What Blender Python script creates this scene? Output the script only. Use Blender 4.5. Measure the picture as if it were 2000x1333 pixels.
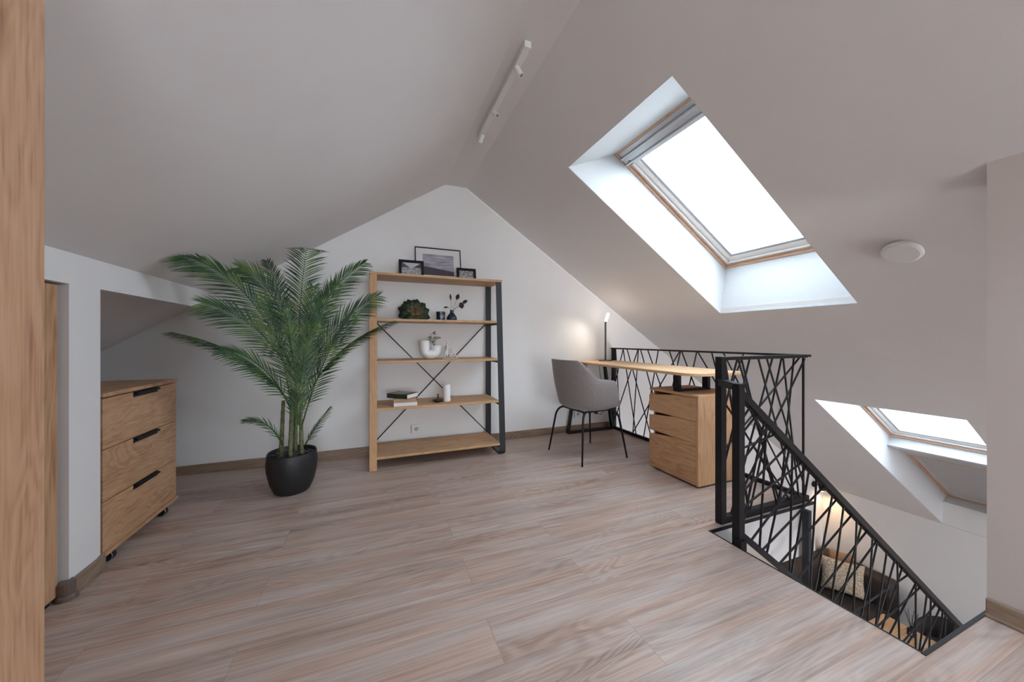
import bpy, bmesh, math, random
from mathutils import Vector, Matrix
random.seed(7)
for o in list(bpy.data.objects): bpy.data.objects.remove(o, do_unlink=True)
SC = bpy.context.scene
COL = SC.collection
PI = math.pi
R = math.radians

# ------------------------------------------------------------------ camera
cam_d = bpy.data.cameras.new('camera'); cam = bpy.data.objects.new('camera', cam_d); COL.objects.link(cam)
cam.location = (0, 0, 1.03); cam.rotation_euler = (R(90), 0, R(-21.6))
cam_d.sensor_width = 36; cam_d.lens = 12.276; cam_d.shift_y = -0.00175
cam_d.clip_start = 0.02; cam_d.clip_end = 200
SC.camera = cam

# ------------------------------------------------------------------ sky and exposure
SC.view_settings.view_transform = 'Standard'; SC.view_settings.look = 'None'
SC.view_settings.gamma = 1.0; SC.view_settings.exposure = 0.0
SC.view_settings.use_curve_mapping = False
w = bpy.data.worlds.new('overcast_sky'); SC.world = w; w.use_nodes = True
bg = w.node_tree.nodes['Background']
bg.inputs[0].default_value = (0.74, 0.875, 1.0, 1); bg.inputs[1].default_value = 15.0

# slopes of the roof
ML, CL = 0.6503, 2.1124        # left slope  z = CL + ML x
MR, CR = -0.6556, 3.0868       # right slope z = CR + MR x
YB = 3.385                     # gable wall behind the shelf
YN = -5.5                      # gable wall behind the camera
XL = -2.2                      # low wall inside the eaves
XK = 6.72                      # knee wall of the lower room
ZF = -3.05                     # lower floor
XR = 2.13                      # partition on the right
RIDGE = 2.53
def zl(x): return CL + ML * x
def zr(x): return CR + MR * x
AL = math.atan(-MR)
DN = Vector((math.cos(AL), 0, -math.sin(AL)))   # down the right slope
NO = Vector((math.sin(AL), 0, math.cos(AL)))    # out through the right slope

def area_light(name, loc, direction, sx, sy, energy, color, portal=False):
    d = bpy.data.lights.new(name, 'AREA'); d.shape = 'RECTANGLE'; d.size = sx; d.size_y = sy
    d.energy = energy; d.color = color
    o = bpy.data.objects.new(name, d); COL.objects.link(o); o.location = loc
    o.rotation_euler = Vector(direction).to_track_quat('-Z', 'Y').to_euler()
    if portal: d.cycles.is_portal = True
    return o

area_light('gable_fill', (0.55, YN - 0.4, 0.95), (0, 1, 0), 2.6, 1.8, 75, (1.0, 0.91, 0.86))  # added warm fill from behind the camera, outside an invented window
area_light('lower_fill', (3.9, YN - 0.45, -1.85), (0, 1, 0), 3.0, 2.0, 190, (1.0, 0.84, 0.78))  # added light that brightens the room below, outside an invented window

# ------------------------------------------------------------------ materials
def new_mat(name):
    m = bpy.data.materials.new(name); m.use_nodes = True
    nt = m.node_tree; b = nt.nodes['Principled BSDF']
    return m, nt, b
def N(nt, t, **kw):
    n = nt.nodes.new(t)
    for k, v in kw.items(): setattr(n, k, v)
    return n
def L(nt, a, b): nt.links.new(a, b)
def ramp(nt, pts, interp='LINEAR'):
    r = N(nt, 'ShaderNodeValToRGB'); e = r.color_ramp.elements; r.color_ramp.interpolation = interp
    while len(e) < len(pts): e.new(0.5)
    for k, (p, c) in zip(e, pts): k.position = p; k.color = (*c, 1)
    return r
def bump(nt, b, h, strength, dist=0.01):
    n = N(nt, 'ShaderNodeBump'); n.inputs['Strength'].default_value = strength; n.inputs['Distance'].default_value = dist
    L(nt, h, n.inputs['Height']); L(nt, n.outputs['Normal'], b.inputs['Normal'])

def plain(name, col, rough=0.6, metal=0.0, noise=0.0, scale=30.0, bmp=0.0, spec=0.5):
    m, nt, b = new_mat(name)
    b.inputs['Roughness'].default_value = rough; b.inputs['Metallic'].default_value = metal
    b.inputs['Specular IOR Level'].default_value = spec
    tc = N(nt, 'ShaderNodeTexCoord'); n = N(nt, 'ShaderNodeTexNoise'); n.inputs['Scale'].default_value = scale
    n.inputs['Detail'].default_value = 4
    L(nt, tc.outputs['Object'], n.inputs['Vector'])
    lo = tuple(max(0, c * (1 - noise)) for c in col); hi = tuple(min(1, c * (1 + noise)) for c in col)
    r = ramp(nt, [(0.3, lo), (0.7, hi)]); L(nt, n.outputs['Fac'], r.inputs['Fac']); L(nt, r.outputs['Color'], b.inputs['Base Color'])
    if bmp: bump(nt, b, n.outputs['Fac'], bmp)
    return m

def wood(name, dark, mid, light, axis='X', grain=1.0, rough=0.5, knots=True, seed=0.0):
    """oak with long cathedral grain running along one object axis"""
    m, nt, b = new_mat(name); b.inputs['Roughness'].default_value = rough
    b.inputs['Specular IOR Level'].default_value = 0.3
    tc = N(nt, 'ShaderNodeTexCoord'); mp = N(nt, 'ShaderNodeMapping')
    L(nt, tc.outputs['Object'], mp.inputs['Vector'])
    s = [3.4 * grain] * 3; s['XYZ'.index(axis)] = 0.55 * grain
    mp.inputs['Scale'].default_value = s; mp.inputs['Location'].default_value = (seed, seed * 1.7, seed * 0.6)
    n1 = N(nt, 'ShaderNodeTexNoise'); n1.inputs['Scale'].default_value = 1.6; n1.inputs['Detail'].default_value = 3; n1.inputs['Distortion'].default_value = 0.9
    L(nt, mp.outputs[0], n1.inputs['Vector'])
    k = N(nt, 'ShaderNodeMath', operation='MULTIPLY'); k.inputs[1].default_value = 70
    L(nt, n1.outputs['Fac'], k.inputs[0])
    sn = N(nt, 'ShaderNodeMath', operation='SINE'); L(nt, k.outputs[0], sn.inputs[0])
    mr = N(nt, 'ShaderNodeMapRange'); mr.inputs[1].default_value = -1; mr.inputs[2].default_value = 1
    L(nt, sn.outputs[0], mr.inputs[0])
    mp2 = N(nt, 'ShaderNodeMapping'); L(nt, tc.outputs['Object'], mp2.inputs['Vector'])
    s2 = [70 * grain] * 3; s2['XYZ'.index(axis)] = 3.0 * grain; mp2.inputs['Scale'].default_value = s2
    n2 = N(nt, 'ShaderNodeTexNoise'); n2.inputs['Scale'].default_value = 1.5; n2.inputs['Detail'].default_value = 5
    L(nt, mp2.outputs[0], n2.inputs['Vector'])
    n3 = N(nt, 'ShaderNodeTexNoise'); n3.inputs['Scale'].default_value = 0.9; n3.inputs['Detail'].default_value = 4
    L(nt, mp.outputs[0], n3.inputs['Vector'])
    mx = N(nt, 'ShaderNodeMath', operation='MULTIPLY_ADD'); L(nt, mr.outputs[0], mx.inputs[0]); mx.inputs[1].default_value = 0.22
    L(nt, n2.outputs['Fac'], mx.inputs[2])
    mx2 = N(nt, 'ShaderNodeMath', operation='MULTIPLY_ADD'); L(nt, n3.outputs['Fac'], mx2.inputs[0]); mx2.inputs[1].default_value = 0.75
    L(nt, mx.outputs[0], mx2.inputs[2])
    r = ramp(nt, [(0.62, dark), (0.95, mid), (1.25 if False else 1.0, light)])
    sc = N(nt, 'ShaderNodeMapRange'); sc.inputs[1].default_value = 0.55; sc.inputs[2].default_value = 1.45
    L(nt, mx2.outputs[0], sc.inputs[0])
    r = ramp(nt, [(0.05, dark), (0.42, mid), (0.9, light)])
    L(nt, sc.outputs[0], r.inputs['Fac'])
    out = r.outputs['Color']
    if knots:
        v = N(nt, 'ShaderNodeTexVoronoi'); v.inputs['Scale'].default_value = 1.15 * grain
        mp3 = N(nt, 'ShaderNodeMapping'); L(nt, tc.outputs['Object'], mp3.inputs['Vector'])
        s3 = [1.9, 1.9, 1.9]; s3['XYZ'.index(axis)] = 0.9; mp3.inputs['Scale'].default_value = s3; mp3.inputs['Location'].default_value = (seed + 3.1, seed, 1.3 + seed)
        L(nt, mp3.outputs[0], v.inputs['Vector'])
        kr = ramp(nt, [(0.0, (0.45, 0.36, 0.30)), (0.05, (0.62, 0.52, 0.45)), (0.12, (1, 1, 1))])
        L(nt, v.outputs['Distance'], kr.inputs['Fac'])
        ml = N(nt, 'ShaderNodeMix', data_type='RGBA', blend_type='MULTIPLY'); ml.inputs[0].default_value = 0.8
        L(nt, out, ml.inputs[6]); L(nt, kr.outputs['Color'], ml.inputs[7]); out = ml.outputs[2]
    L(nt, out, b.inputs['Base Color'])
    bump(nt, b, n2.outputs['Fac'], 0.12, 0.003)
    return m

def floor_mat(name):
    m, nt, b = new_mat(name)
    tc = N(nt, 'ShaderNodeTexCoord'); mp = N(nt, 'ShaderNodeMapping'); L(nt, tc.outputs['Object'], mp.inputs['Vector'])
    mp.inputs['Location'].default_value = (0.42, 0.115, 0)
    br = N(nt, 'ShaderNodeTexBrick'); br.offset = 0.37; br.squash = 1
    br.inputs['Color1'].default_value = (0, 0, 0, 1); br.inputs['Color2'].default_value = (1, 1, 1, 1); br.inputs['Mortar'].default_value = (0.5, 0.5, 0.5, 1)
    br.inputs['Scale'].default_value = 1; br.inputs['Mortar Size'].default_value = 0.0012; br.inputs['Mortar Smooth'].default_value = 0.3
    br.inputs['Bias'].default_value = 0; br.inputs['Brick Width'].default_value = 1.28; br.inputs['Row Height'].default_value = 0.192
    L(nt, mp.outputs[0], br.inputs['Vector'])
    bw = N(nt, 'ShaderNodeRGBToBW'); L(nt, br.outputs['Color'], bw.inputs[0])
    wv = N(nt, 'ShaderNodeMath', operation='MULTIPLY'); wv.inputs[1].default_value = 43; L(nt, bw.outputs[0], wv.inputs[0])
    mg = N(nt, 'ShaderNodeMapping'); L(nt, tc.outputs['Object'], mg.inputs['Vector']); mg.inputs['Scale'].default_value = (1.0, 6.5, 1)
    n1 = N(nt, 'ShaderNodeTexNoise', noise_dimensions='4D'); n1.inputs['Scale'].default_value = 0.95; n1.inputs['Detail'].default_value = 1.5; n1.inputs['Distortion'].default_value = 0.9
    L(nt, mg.outputs[0], n1.inputs['Vector']); L(nt, wv.outputs[0], n1.inputs['W'])
    k = N(nt, 'ShaderNodeMath', operation='MULTIPLY'); k.inputs[1].default_value = 150; L(nt, n1.outputs['Fac'], k.inputs[0])
    sn = N(nt, 'ShaderNodeMath', operation='SINE'); L(nt, k.outputs[0], sn.inputs[0])
    mr = N(nt, 'ShaderNodeMapRange'); mr.inputs[1].default_value = -1; mr.inputs[2].default_value = 1; L(nt, sn.outputs[0], mr.inputs[0])
    # the contour grain is strong only in patches, the rest is straight streaks
    n4 = N(nt, 'ShaderNodeTexNoise', noise_dimensions='4D'); n4.inputs['Scale'].default_value = 0.8; L(nt, mg.outputs[0], n4.inputs['Vector']); L(nt, wv.outputs[0], n4.inputs['W'])
    pr = N(nt, 'ShaderNodeMapRange'); pr.inputs[1].default_value = 0.4; pr.inputs[2].default_value = 0.66; L(nt, n4.outputs['Fac'], pr.inputs[0])
    pm = N(nt, 'ShaderNodeMath', operation='MULTIPLY'); L(nt, mr.outputs[0], pm.inputs[0]); L(nt, pr.outputs[0], pm.inputs[1])
    ms = N(nt, 'ShaderNodeMapping'); L(nt, tc.outputs['Object'], ms.inputs['Vector']); ms.inputs['Scale'].default_value = (2.6, 105, 1)
    n2 = N(nt, 'ShaderNodeTexNoise', noise_dimensions='4D'); n2.inputs['Scale'].default_value = 1.0; n2.inputs['Detail'].default_value = 6; n2.inputs['Roughness'].default_value = 0.65
    L(nt, ms.outputs[0], n2.inputs['Vector']); L(nt, wv.outputs[0], n2.inputs['W'])
    mw = N(nt, 'ShaderNodeMapping'); L(nt, tc.outputs['Object'], mw.inputs['Vector']); mw.inputs['Scale'].default_value = (1.1, 13, 1)
    n3 = N(nt, 'ShaderNodeTexNoise', noise_dimensions='4D'); n3.inputs['Scale'].default_value = 1.2; n3.inputs['Detail'].default_value = 5
    L(nt, mw.outputs[0], n3.inputs['Vector']); L(nt, wv.outputs[0], n3.inputs['W'])
    a = N(nt, 'ShaderNodeMath', operation='MULTIPLY_ADD'); L(nt, pm.outputs[0], a.inputs[0]); a.inputs[1].default_value = -0.20; L(nt, n2.outputs['Fac'], a.inputs[2])
    a2 = N(nt, 'ShaderNodeMath', operation='MULTIPLY_ADD'); L(nt, n3.outputs['Fac'], a2.inputs[0]); a2.inputs[1].default_value = 0.8; L(nt, a.outputs[0], a2.inputs[2])
    a3 = N(nt, 'ShaderNodeMath', operation='MULTIPLY_ADD'); L(nt, bw.outputs[0], a3.inputs[0]); a3.inputs[1].default_value = 0.07; L(nt, a2.outputs[0], a3.inputs[2])
    sc = N(nt, 'ShaderNodeMapRange'); sc.inputs[1].default_value = 0.50; sc.inputs[2].default_value = 1.25; L(nt, a3.outputs[0], sc.inputs[0])
    r = ramp(nt, [(0.0, (0.20, 0.132, 0.10)), (0.25, (0.345, 0.252, 0.207)), (0.6, (0.475, 0.378, 0.328)), (1.0, (0.62, 0.53, 0.48))])
    L(nt, sc.outputs[0], r.inputs['Fac'])
    # drifts of a warmer tone inside the planks
    hr = ramp(nt, [(0.38, (1.0, 0.90, 0.84)), (0.62, (0.97, 1.0, 1.03))]); n5 = N(nt, 'ShaderNodeTexNoise', noise_dimensions='4D'); n5.inputs['Scale'].default_value = 1.4
    L(nt, mw.outputs[0], n5.inputs['Vector']); L(nt, wv.outputs[0], n5.inputs['W']); L(nt, n5.outputs['Fac'], hr.inputs['Fac'])
    m0 = N(nt, 'ShaderNodeMix', data_type='RGBA', blend_type='MULTIPLY'); m0.inputs[0].default_value = 1; L(nt, r.outputs['Color'], m0.inputs[6]); L(nt, hr.outputs['Color'], m0.inputs[7])
    m1 = N(nt, 'ShaderNodeMix', data_type='RGBA'); L(nt, br.outputs['Fac'], m1.inputs[0]); L(nt, m0.outputs[2], m1.inputs[6]); m1.inputs[7].default_value = (0.13, 0.095, 0.08, 1)
    mf = N(nt, 'ShaderNodeMath', operation='MULTIPLY'); mf.inputs[1].default_value = 0.38; L(nt, br.outputs['Fac'], mf.inputs[0]); L(nt, mf.outputs[0], m1.inputs[0])
    L(nt, m1.outputs[2], b.inputs['Base Color'])
    b.inputs['Roughness'].default_value = 0.38; b.inputs['Specular IOR Level'].default_value = 0.5
    bump(nt, b, a.outputs[0], 0.10, 0.002)
    return m

def emis(name, col, s):
    m, nt, b = new_mat(name); b.inputs['Base Color'].default_value = (*col, 1)
    b.inputs['Emission Color'].default_value = (*col, 1); b.inputs['Emission Strength'].default_value = s
    return m
def glass_mat(name, tint=(1, 1, 1)):
    m = bpy.data.materials.new(name); m.use_nodes = True; nt = m.node_tree; nt.nodes.clear()
    o = N(nt, 'ShaderNodeOutputMaterial'); mx = N(nt, 'ShaderNodeMixShader'); t = N(nt, 'ShaderNodeBsdfTransparent'); g = N(nt, 'ShaderNodeBsdfGlossy')
    t.inputs[0].default_value = (*tint, 1); g.inputs['Roughness'].default_value = 0.02
    lw = N(nt, 'ShaderNodeLayerWeight'); pw = N(nt, 'ShaderNodeMath', operation='POWER'); pw.inputs[1].default_value = 5
    L(nt, lw.outputs['Facing'], pw.inputs[0]); f = N(nt, 'ShaderNodeMapRange'); f.inputs[3].default_value = 0.04; f.inputs[4].default_value = 0.8; L(nt, pw.outputs[0], f.inputs[0])
    L(nt, f.outputs[0], mx.inputs[0]); L(nt, t.outputs[0], mx.inputs[1]); L(nt, g.outputs[0], mx.inputs[2]); L(nt, mx.outputs[0], o.inputs[0])
    return m

WHITE = plain('white_wall_paint', (0.80, 0.785, 0.775), 0.85, noise=0.012, scale=6, bmp=0.02)
CEIL = plain('white_ceiling_paint', (0.73, 0.70, 0.692), 0.9, noise=0.012, scale=5, bmp=0.02)
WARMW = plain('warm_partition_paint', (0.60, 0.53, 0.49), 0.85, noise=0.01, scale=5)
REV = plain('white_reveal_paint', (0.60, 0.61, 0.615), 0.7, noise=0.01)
FLOOR = floor_mat('grey_oak_planks')
SKIRT = wood('brown_skirting', (0.16, 0.105, 0.07), (0.25, 0.17, 0.115), (0.34, 0.245, 0.17), 'X', 1.2, 0.45, knots=False)
SKIRTY = wood('brown_skirting_y', (0.18, 0.125, 0.09), (0.28, 0.20, 0.145), (0.37, 0.28, 0.20), 'Y', 1.2, 0.45, knots=False)
OAKC = ((0.30, 0.158, 0.080), (0.51, 0.295, 0.165), (0.63, 0.395, 0.24))
OAKX = wood('oak_along_x', *OAKC, 'X', 1.0)
OAKY = wood('oak_along_y', *OAKC, 'Y', 1.5, seed=2.3)
OAKZ = wood('oak_along_z', *OAKC, 'Z', 1.0, seed=4.1)
OAKW = wood('oak_wardrobe', (0.25, 0.125, 0.070), (0.42, 0.235, 0.135), (0.50, 0.31, 0.195), 'Z', 1.6, seed=7.7)
SHELFW = wood('shelf_oak', (0.36, 0.20, 0.095), (0.50, 0.30, 0.155), (0.60, 0.385, 0.21), 'X', 1.3, knots=False, seed=1.1)
SHELFZ = wood('shelf_oak_upright', (0.40, 0.21, 0.10), (0.50, 0.285, 0.14), (0.56, 0.34, 0.18), 'Z', 1.3, knots=False)
DESKW = wood('desk_oak', (0.55, 0.33, 0.17), (0.70, 0.46, 0.26), (0.80, 0.56, 0.34), 'Y', 1.2, knots=False, seed=5.0)
PINE = wood('pine_frame', (0.50, 0.29, 0.18), (0.66, 0.44, 0.31), (0.76, 0.55, 0.42), 'Y', 1.5, 0.4, knots=False)
BLACK = plain('black_powder_coat', (0.008, 0.008, 0.010), 0.5, noise=0.1, scale=80, spec=0.3)
GRAPH = plain('graphite_metal', (0.024, 0.027, 0.032), 0.45, noise=0.1, scale=80, spec=0.35)
CABY = wood('cabinet_oak_front', (0.36, 0.19, 0.09), (0.60, 0.35, 0.185), (0.70, 0.45, 0.26), 'Y', 1.5, seed=9.3)
CABZ = wood('cabinet_oak_side', (0.36, 0.19, 0.09), (0.60, 0.35, 0.185), (0.70, 0.45, 0.26), 'Z', 1.5, seed=6.1)
DARKM = plain('bronze_metal', (0.10, 0.085, 0.075), 0.35, 0.6)
CHROME = plain('chrome', (0.75, 0.75, 0.76), 0.15, 1.0)
WPL = plain('white_plastic', (0.78, 0.77, 0.76), 0.4)
RUB = plain('black_rubber', (0.012, 0.012, 0.012), 0.6)
GLASS = glass_mat('window_glass')
# ------------------------------------------------------------------ mesh helpers
def link(name, bm, mat, parent=None, smooth=False, bevel=0.0, seg=2):
    me = bpy.data.meshes.new(name); bmesh.ops.recalc_face_normals(bm, faces=bm.faces); bm.to_mesh(me); bm.free()
    if mat: me.materials.append(mat)
    if smooth:
        for p in me.polygons: p.use_smooth = True
    o = bpy.data.objects.new(name, me); COL.objects.link(o)
    if parent: o.parent = parent
    if bevel:
        b = o.modifiers.new('bevel', 'BEVEL'); b.width = bevel; b.segments = seg; b.limit_method = 'ANGLE'; b.angle_limit = R(40)
    return o
def thing(name, loc, label, cat, group=None, rz=0.0):
    o = bpy.data.objects.new(name, None); COL.objects.link(o); o.location = loc; o.rotation_euler = (0, 0, rz)
    o.empty_display_size = 0.1
    o['label'] = label; o['category'] = cat
    if group: o['group'] = group
    return o
def tag(o, label, cat, group=None):
    o['label'] = label; o['category'] = cat
    if group: o['group'] = group
    return o
def struct(o): o['kind'] = 'structure'; return o
def box(bm, x0, x1, y0, y1, z0, z1):
    v = [bm.verts.new(p) for p in ((x0, y0, z0), (x1, y0, z0), (x1, y1, z0), (x0, y1, z0), (x0, y0, z1), (x1, y0, z1), (x1, y1, z1), (x0, y1, z1))]
    for f in ((0, 3, 2, 1), (4, 5, 6, 7), (0, 1, 5, 4), (1, 2, 6, 5), (2, 3, 7, 6), (3, 0, 4, 7)): bm.faces.new([v[i] for i in f])
def prism(bm, pts, d):
    """closed polygon pts extruded by vector d"""
    d = Vector(d); a = [bm.verts.new(p) for p in pts]; b = [bm.verts.new(Vector(p) + d) for p in pts]
    bm.faces.new(a); bm.faces.new(b[::-1]); n = len(a)
    for i in range(n): bm.faces.new((a[i], a[(i + 1) % n], b[(i + 1) % n], b[i]))
def tube(bm, pts, r, n=8, caps=True):
    """round tube along points; r a number or a list"""
    pts = [Vector(p) for p in pts]; rs = r if isinstance(r, (list, tuple)) else [r] * len(pts)
    rings = []; up = None
    for i, p in enumerate(pts):
        t = (pts[min(i + 1, len(pts) - 1)] - pts[max(i - 1, 0)]).normalized()
        if up is None: up = Vector((0, 0, 1)) if abs(t.z) < 0.9 else Vector((1, 0, 0))
        s = t.cross(up).normalized(); up = s.cross(t).normalized()
        rings.append([bm.verts.new(p + (s * math.cos(a) + up * math.sin(a)) * rs[i]) for a in (2 * PI * k / n for k in range(n))])
    for A, B in zip(rings, rings[1:]):
        for k in range(n): bm.faces.new((A[k], A[(k + 1) % n], B[(k + 1) % n], B[k]))
    if caps: bm.faces.new(rings[0][::-1]); bm.faces.new(rings[-1])
def beam(bm, a, b, wdt, hgt, side=(0, 1, 0)):
    """square bar from a to b, hgt measured across, wdt along side"""
    a = Vector(a); b = Vector(b); t = (b - a).normalized(); s = Vector(side).normalized(); u = t.cross(s).normalized()
    q = [s * wdt / 2 * i + u * hgt / 2 * j for i, j in ((-1, -1), (1, -1), (1, 1), (-1, 1))]
    prism(bm, [a + k for k in q], b - a)
def lathe(bm, prof, n=32, cx=0, cy=0):
    rings = []
    for r, z in prof:
        if r < 1e-5: rings.append([bm.verts.new((cx, cy, z))])
        else: rings.append([bm.verts.new((cx + r * math.cos(2 * PI * k / n), cy + r * math.sin(2 * PI * k / n), z)) for k in range(n)])
    for A, B in zip(rings, rings[1:]):
        for k in range(n):
            if len(A) == 1 and len(B) == 1: continue
            if len(A) == 1: bm.faces.new((A[0], B[(k + 1) % n], B[k]))
            elif len(B) == 1: bm.faces.new((A[k], A[(k + 1) % n], B[0]))
            else: bm.faces.new((A[k], A[(k + 1) % n], B[(k + 1) % n], B[k]))
def BM(): return bmesh.new()
def bez(p0, p1, p2, t): return Vector(p0) * (1 - t) ** 2 + Vector(p1) * 2 * t * (1 - t) + Vector(p2) * t * t
def bxo(name, dims, mat, parent=None, bevel=0.0):
    b = BM(); box(b, *dims); return link(name, b, mat, parent, bevel=bevel)

# ================================================================== THE SETTING
def wall_poly(pts, y0, dy, name, mat):
    b = BM(); prism(b, [(x, y0, z) for x, z in pts], (0, dy, 0)); return struct(link(name, b, mat))
gable = [(XL, -0.31), (XL, zl(XL)), (0.6425, RIDGE), (0.849, RIDGE), (XK, zr(XK)), (XK, ZF), (0.0, ZF), (0.0, -0.31)]
wall_poly(gable, YB, 0.12, 'wall_back', WHITE)
# gable behind the camera; both its windows are unseen, added to let fill light in
b = BM()
GX0, GX1, GZ0, GZ1 = -0.55, 1.65, 0.20, 1.70
for pts in ([(XL, -0.31), (XL, zl(XL)), (GX0, zl(GX0)), (GX0, -0.31)], [(GX0, -0.31), (GX0, GZ0), (GX1, GZ0), (GX1, -0.31)],
            [(GX0, GZ1), (GX0, zl(GX0)), (0.6425, RIDGE), (0.849, RIDGE), (GX1, zr(GX1)), (GX1, GZ1)], [(GX1, -0.31), (GX1, zr(GX1)), (2.6, zr(2.6)), (2.6, -0.31)], [(0, ZF), (0, -0.31), (2.6, -0.31), (2.6, ZF)],
            [(2.6, -1.0), (2.6, zr(2.6)), (5.2, zr(5.2)), (5.2, -1.0)], [(2.6, ZF), (2.6, ZF + 0.3), (5.2, ZF + 0.3), (5.2, ZF)], [(5.2, ZF), (5.2, zr(5.2)), (XK, zr(XK)), (XK, ZF)]):
    prism(b, [(x, YN - 0.12, z) for x, z in pts], (0, 0.12, 0))
struct(link('wall_front', b, WHITE))
b = BM()  # unseen upper window, added to pass the fill from behind the camera
for x in (GX0, (GX0 + GX1) / 2 - 0.03, GX1 - 0.06): box(b, x, x + 0.06, YN - 0.10, YN - 0.03, GZ0, GZ1)
for z in (GZ0, GZ1 - 0.06): box(b, GX0, GX1, YN - 0.10, YN - 0.03, z, z + 0.06)
gw = struct(link('added_gable_window', b, WPL)); bxo('pane', (GX0 + 0.05, GX1 - 0.05, YN - 0.07, YN - 0.066, GZ0 + 0.05, GZ1 - 0.05), GLASS, gw)
lw_ = BM()  # unseen lower window, added so its light brightens the lower room
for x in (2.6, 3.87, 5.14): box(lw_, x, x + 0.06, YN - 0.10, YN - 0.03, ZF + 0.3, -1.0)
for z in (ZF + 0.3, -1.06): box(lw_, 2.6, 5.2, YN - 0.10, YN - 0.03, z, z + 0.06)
lw_ = struct(link('added_lower_window', lw_, WPL)); bxo('pane', (2.65, 5.15, YN - 0.07, YN - 0.066, ZF + 0.35, -1.05), GLASS, lw_)
bxo('wall_knee', (XK, XK + 0.1, YN, YB, ZF, zr(XK)), WHITE)['kind'] = 'structure'
bxo('wall_eaves', (XL - 0.1, XL, YN, YB, 0, zl(XL)), WHITE)['kind'] = 'structure'
bxo('wall_lower', (-0.1, 0.0, YN, YB, ZF, -0.31), WHITE)['kind'] = 'structure'
# partition on the right, cut to the slope
b = BM(); prism(b, [(XR, YN, 0), (XR + 0.1, YN, 0), (XR + 0.1, YN, zr(XR + 0.1)), (XR, YN, zr(XR))], (0, 0.56 - YN, 0))
struct(link('wall_right', b, WARMW))
# eaves wall on the left: beam and pillar with a closet opening and an open alcove
T = 0.07; XW = -1.13
b = BM()
def wl(y0, y1, z0, z1=None):
    a, c = (zl(XW), zl(XW - T)) if z1 is None else (z1, z1)
    prism(b, [(XW, y0, z0), (XW, y0, a), (XW - T, y0, c), (XW - T, y0, z0)], (0, y1 - y0, 0))
wl(YN, YB, 1.252); wl(1.945, 2.117, 0, 1.252); wl(YN, 0.88, 0, 1.252)
struct(link('wall_left', b, WHITE))
bxo('wall_alcove', (XL, XW - T, 2.03, 2.10, 0, 0.66), WHITE)['kind'] = 'structure'
b = BM(); prism(b, [(XL, 2.03, 0.66), (XW - T, 2.03, 0.66), (XW - T, 2.03, zl(XW - T)), (XL, 2.03, zl(XL))], (0, 0.07, 0)); struct(link('wall_alcove', b, WHITE))

# ceiling: two slopes and the flat ridge strip, with the two roof window openings left out
b = BM(); th = 0.05
prism(b, [(XL, YN, zl(XL)), (0.6425, YN, RIDGE), (0.6425, YN, RIDGE + th), (XL, YN, zl(XL) + th)], (0, YB - YN, 0))
box(b, 0.6425, 0.849, YN, YB, RIDGE, RIDGE + th)
S1 = (1.279, 2.801, 1.225, 2.155); S2 = (4.045, 6.70, 1.152, 2.107); S3 = (0.95, 2.08, -1.15, -0.20)
xs = sorted({0.849, XK, S1[0], S1[1], S2[0], S2[1], S3[0], S3[1]}); ys = sorted({YN, YB, S1[2], S1[3], S2[2], S2[3], S3[2], S3[3]})
for xa, xb in zip(xs, xs[1:]):
    for ya, yb in zip(ys, ys[1:]):
        cx, cy = (xa + xb) / 2, (ya + yb) / 2
        if any(s[0] < cx < s[1] and s[2] < cy < s[3] for s in (S1, S2, S3)): continue
        prism(b, [(xa, ya, zr(xa)), (xb, ya, zr(xb)), (xb, ya, zr(xb) + th), (xa, ya, zr(xa) + th)], (0, yb - ya, 0))
bmesh.ops.remove_doubles(b, verts=b.verts, dist=1e-5)
# drop the faces that lie between neighbouring cells
seen = {}; b.verts.index_update()
for f in list(b.faces):
    k = tuple(sorted(v.index for v in f.verts))
    seen.setdefault(k, []).append(f)
dead = [f for fs in seen.values() if len(fs) > 1 for f in fs]
bmesh.ops.delete(b, geom=dead, context='FACES_ONLY')
struct(link('ceiling', b, CEIL))

# upper floor with the stair opening
OX0, OY0, OY1, FX = 1.67, 0.56, 1.35, 2.60
cells = [(XL, OX0, YN, YB), (OX0, FX, OY1, YB), (OX0, FX, YN, OY0)]
b = BM()
for c in cells: box(b, *c, -0.012, 0)
struct(link('floor', b, FLOOR))
b = BM()
for c in cells: box(b, *c, -0.31, -0.012)
struct(link('floor_slab', b, WHITE))
struct(bxo('floor_lower', (0, XK, YN, YB, ZF - 0.1, ZF), FLOOR))
# black steel edging round the opening
b = BM()
box(b, OX0, OX0 + 0.006, OY0, OY1, -0.05, 0.002)
box(b, OX0, FX + 0.006, OY1 - 0.002, OY1 + 0.005, -0.014, 0.002)
box(b, OX0 - 0.004, XR + 0.1, OY0 - 0.001, OY0 + 0.010, -0.05, 0.003)
struct(link('trim_1', b, BLACK))
# skirting boards
def skirt(name, x0, x1, y0, y1, mat, lip):
    b = BM(); box(b, x0, x1, y0, y1, 0, 0.068); lx, ly = lip
    if ly: box(b, x0, x1, y0 - 0.006, y0, 0, 0.012)
    if lx: box(b, min(x0, x0 + lx), x1 + max(lx, 0), y0, y1, 0, 0.012)
    return struct(link(name, b, mat, bevel=0.004))
skirt('baseboard_back', XL, FX - 0.05, YB - 0.018, YB, SKIRT, (0, 1))
skirt('baseboard_left', XW, XW + 0.015, 1.945, 2.117, SKIRTY, (0.006, 0))
skirt('baseboard_right', XR - 0.015, XR, YN, 0.56, SKIRTY, (-0.006, 0))
b = BM(); lathe(b, [(0.0, 0), (0.034, 0), (0.032, 0.012), (0.026, 0.02), (0.026, 0.066), (0.02, 0.072), (0, 0.072)], 20, XW - 0.004, 1.94)
struct(link('trim_2', b, plain('brown_corner_cap', (0.14, 0.10, 0.08), 0.3), smooth=False))
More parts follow.
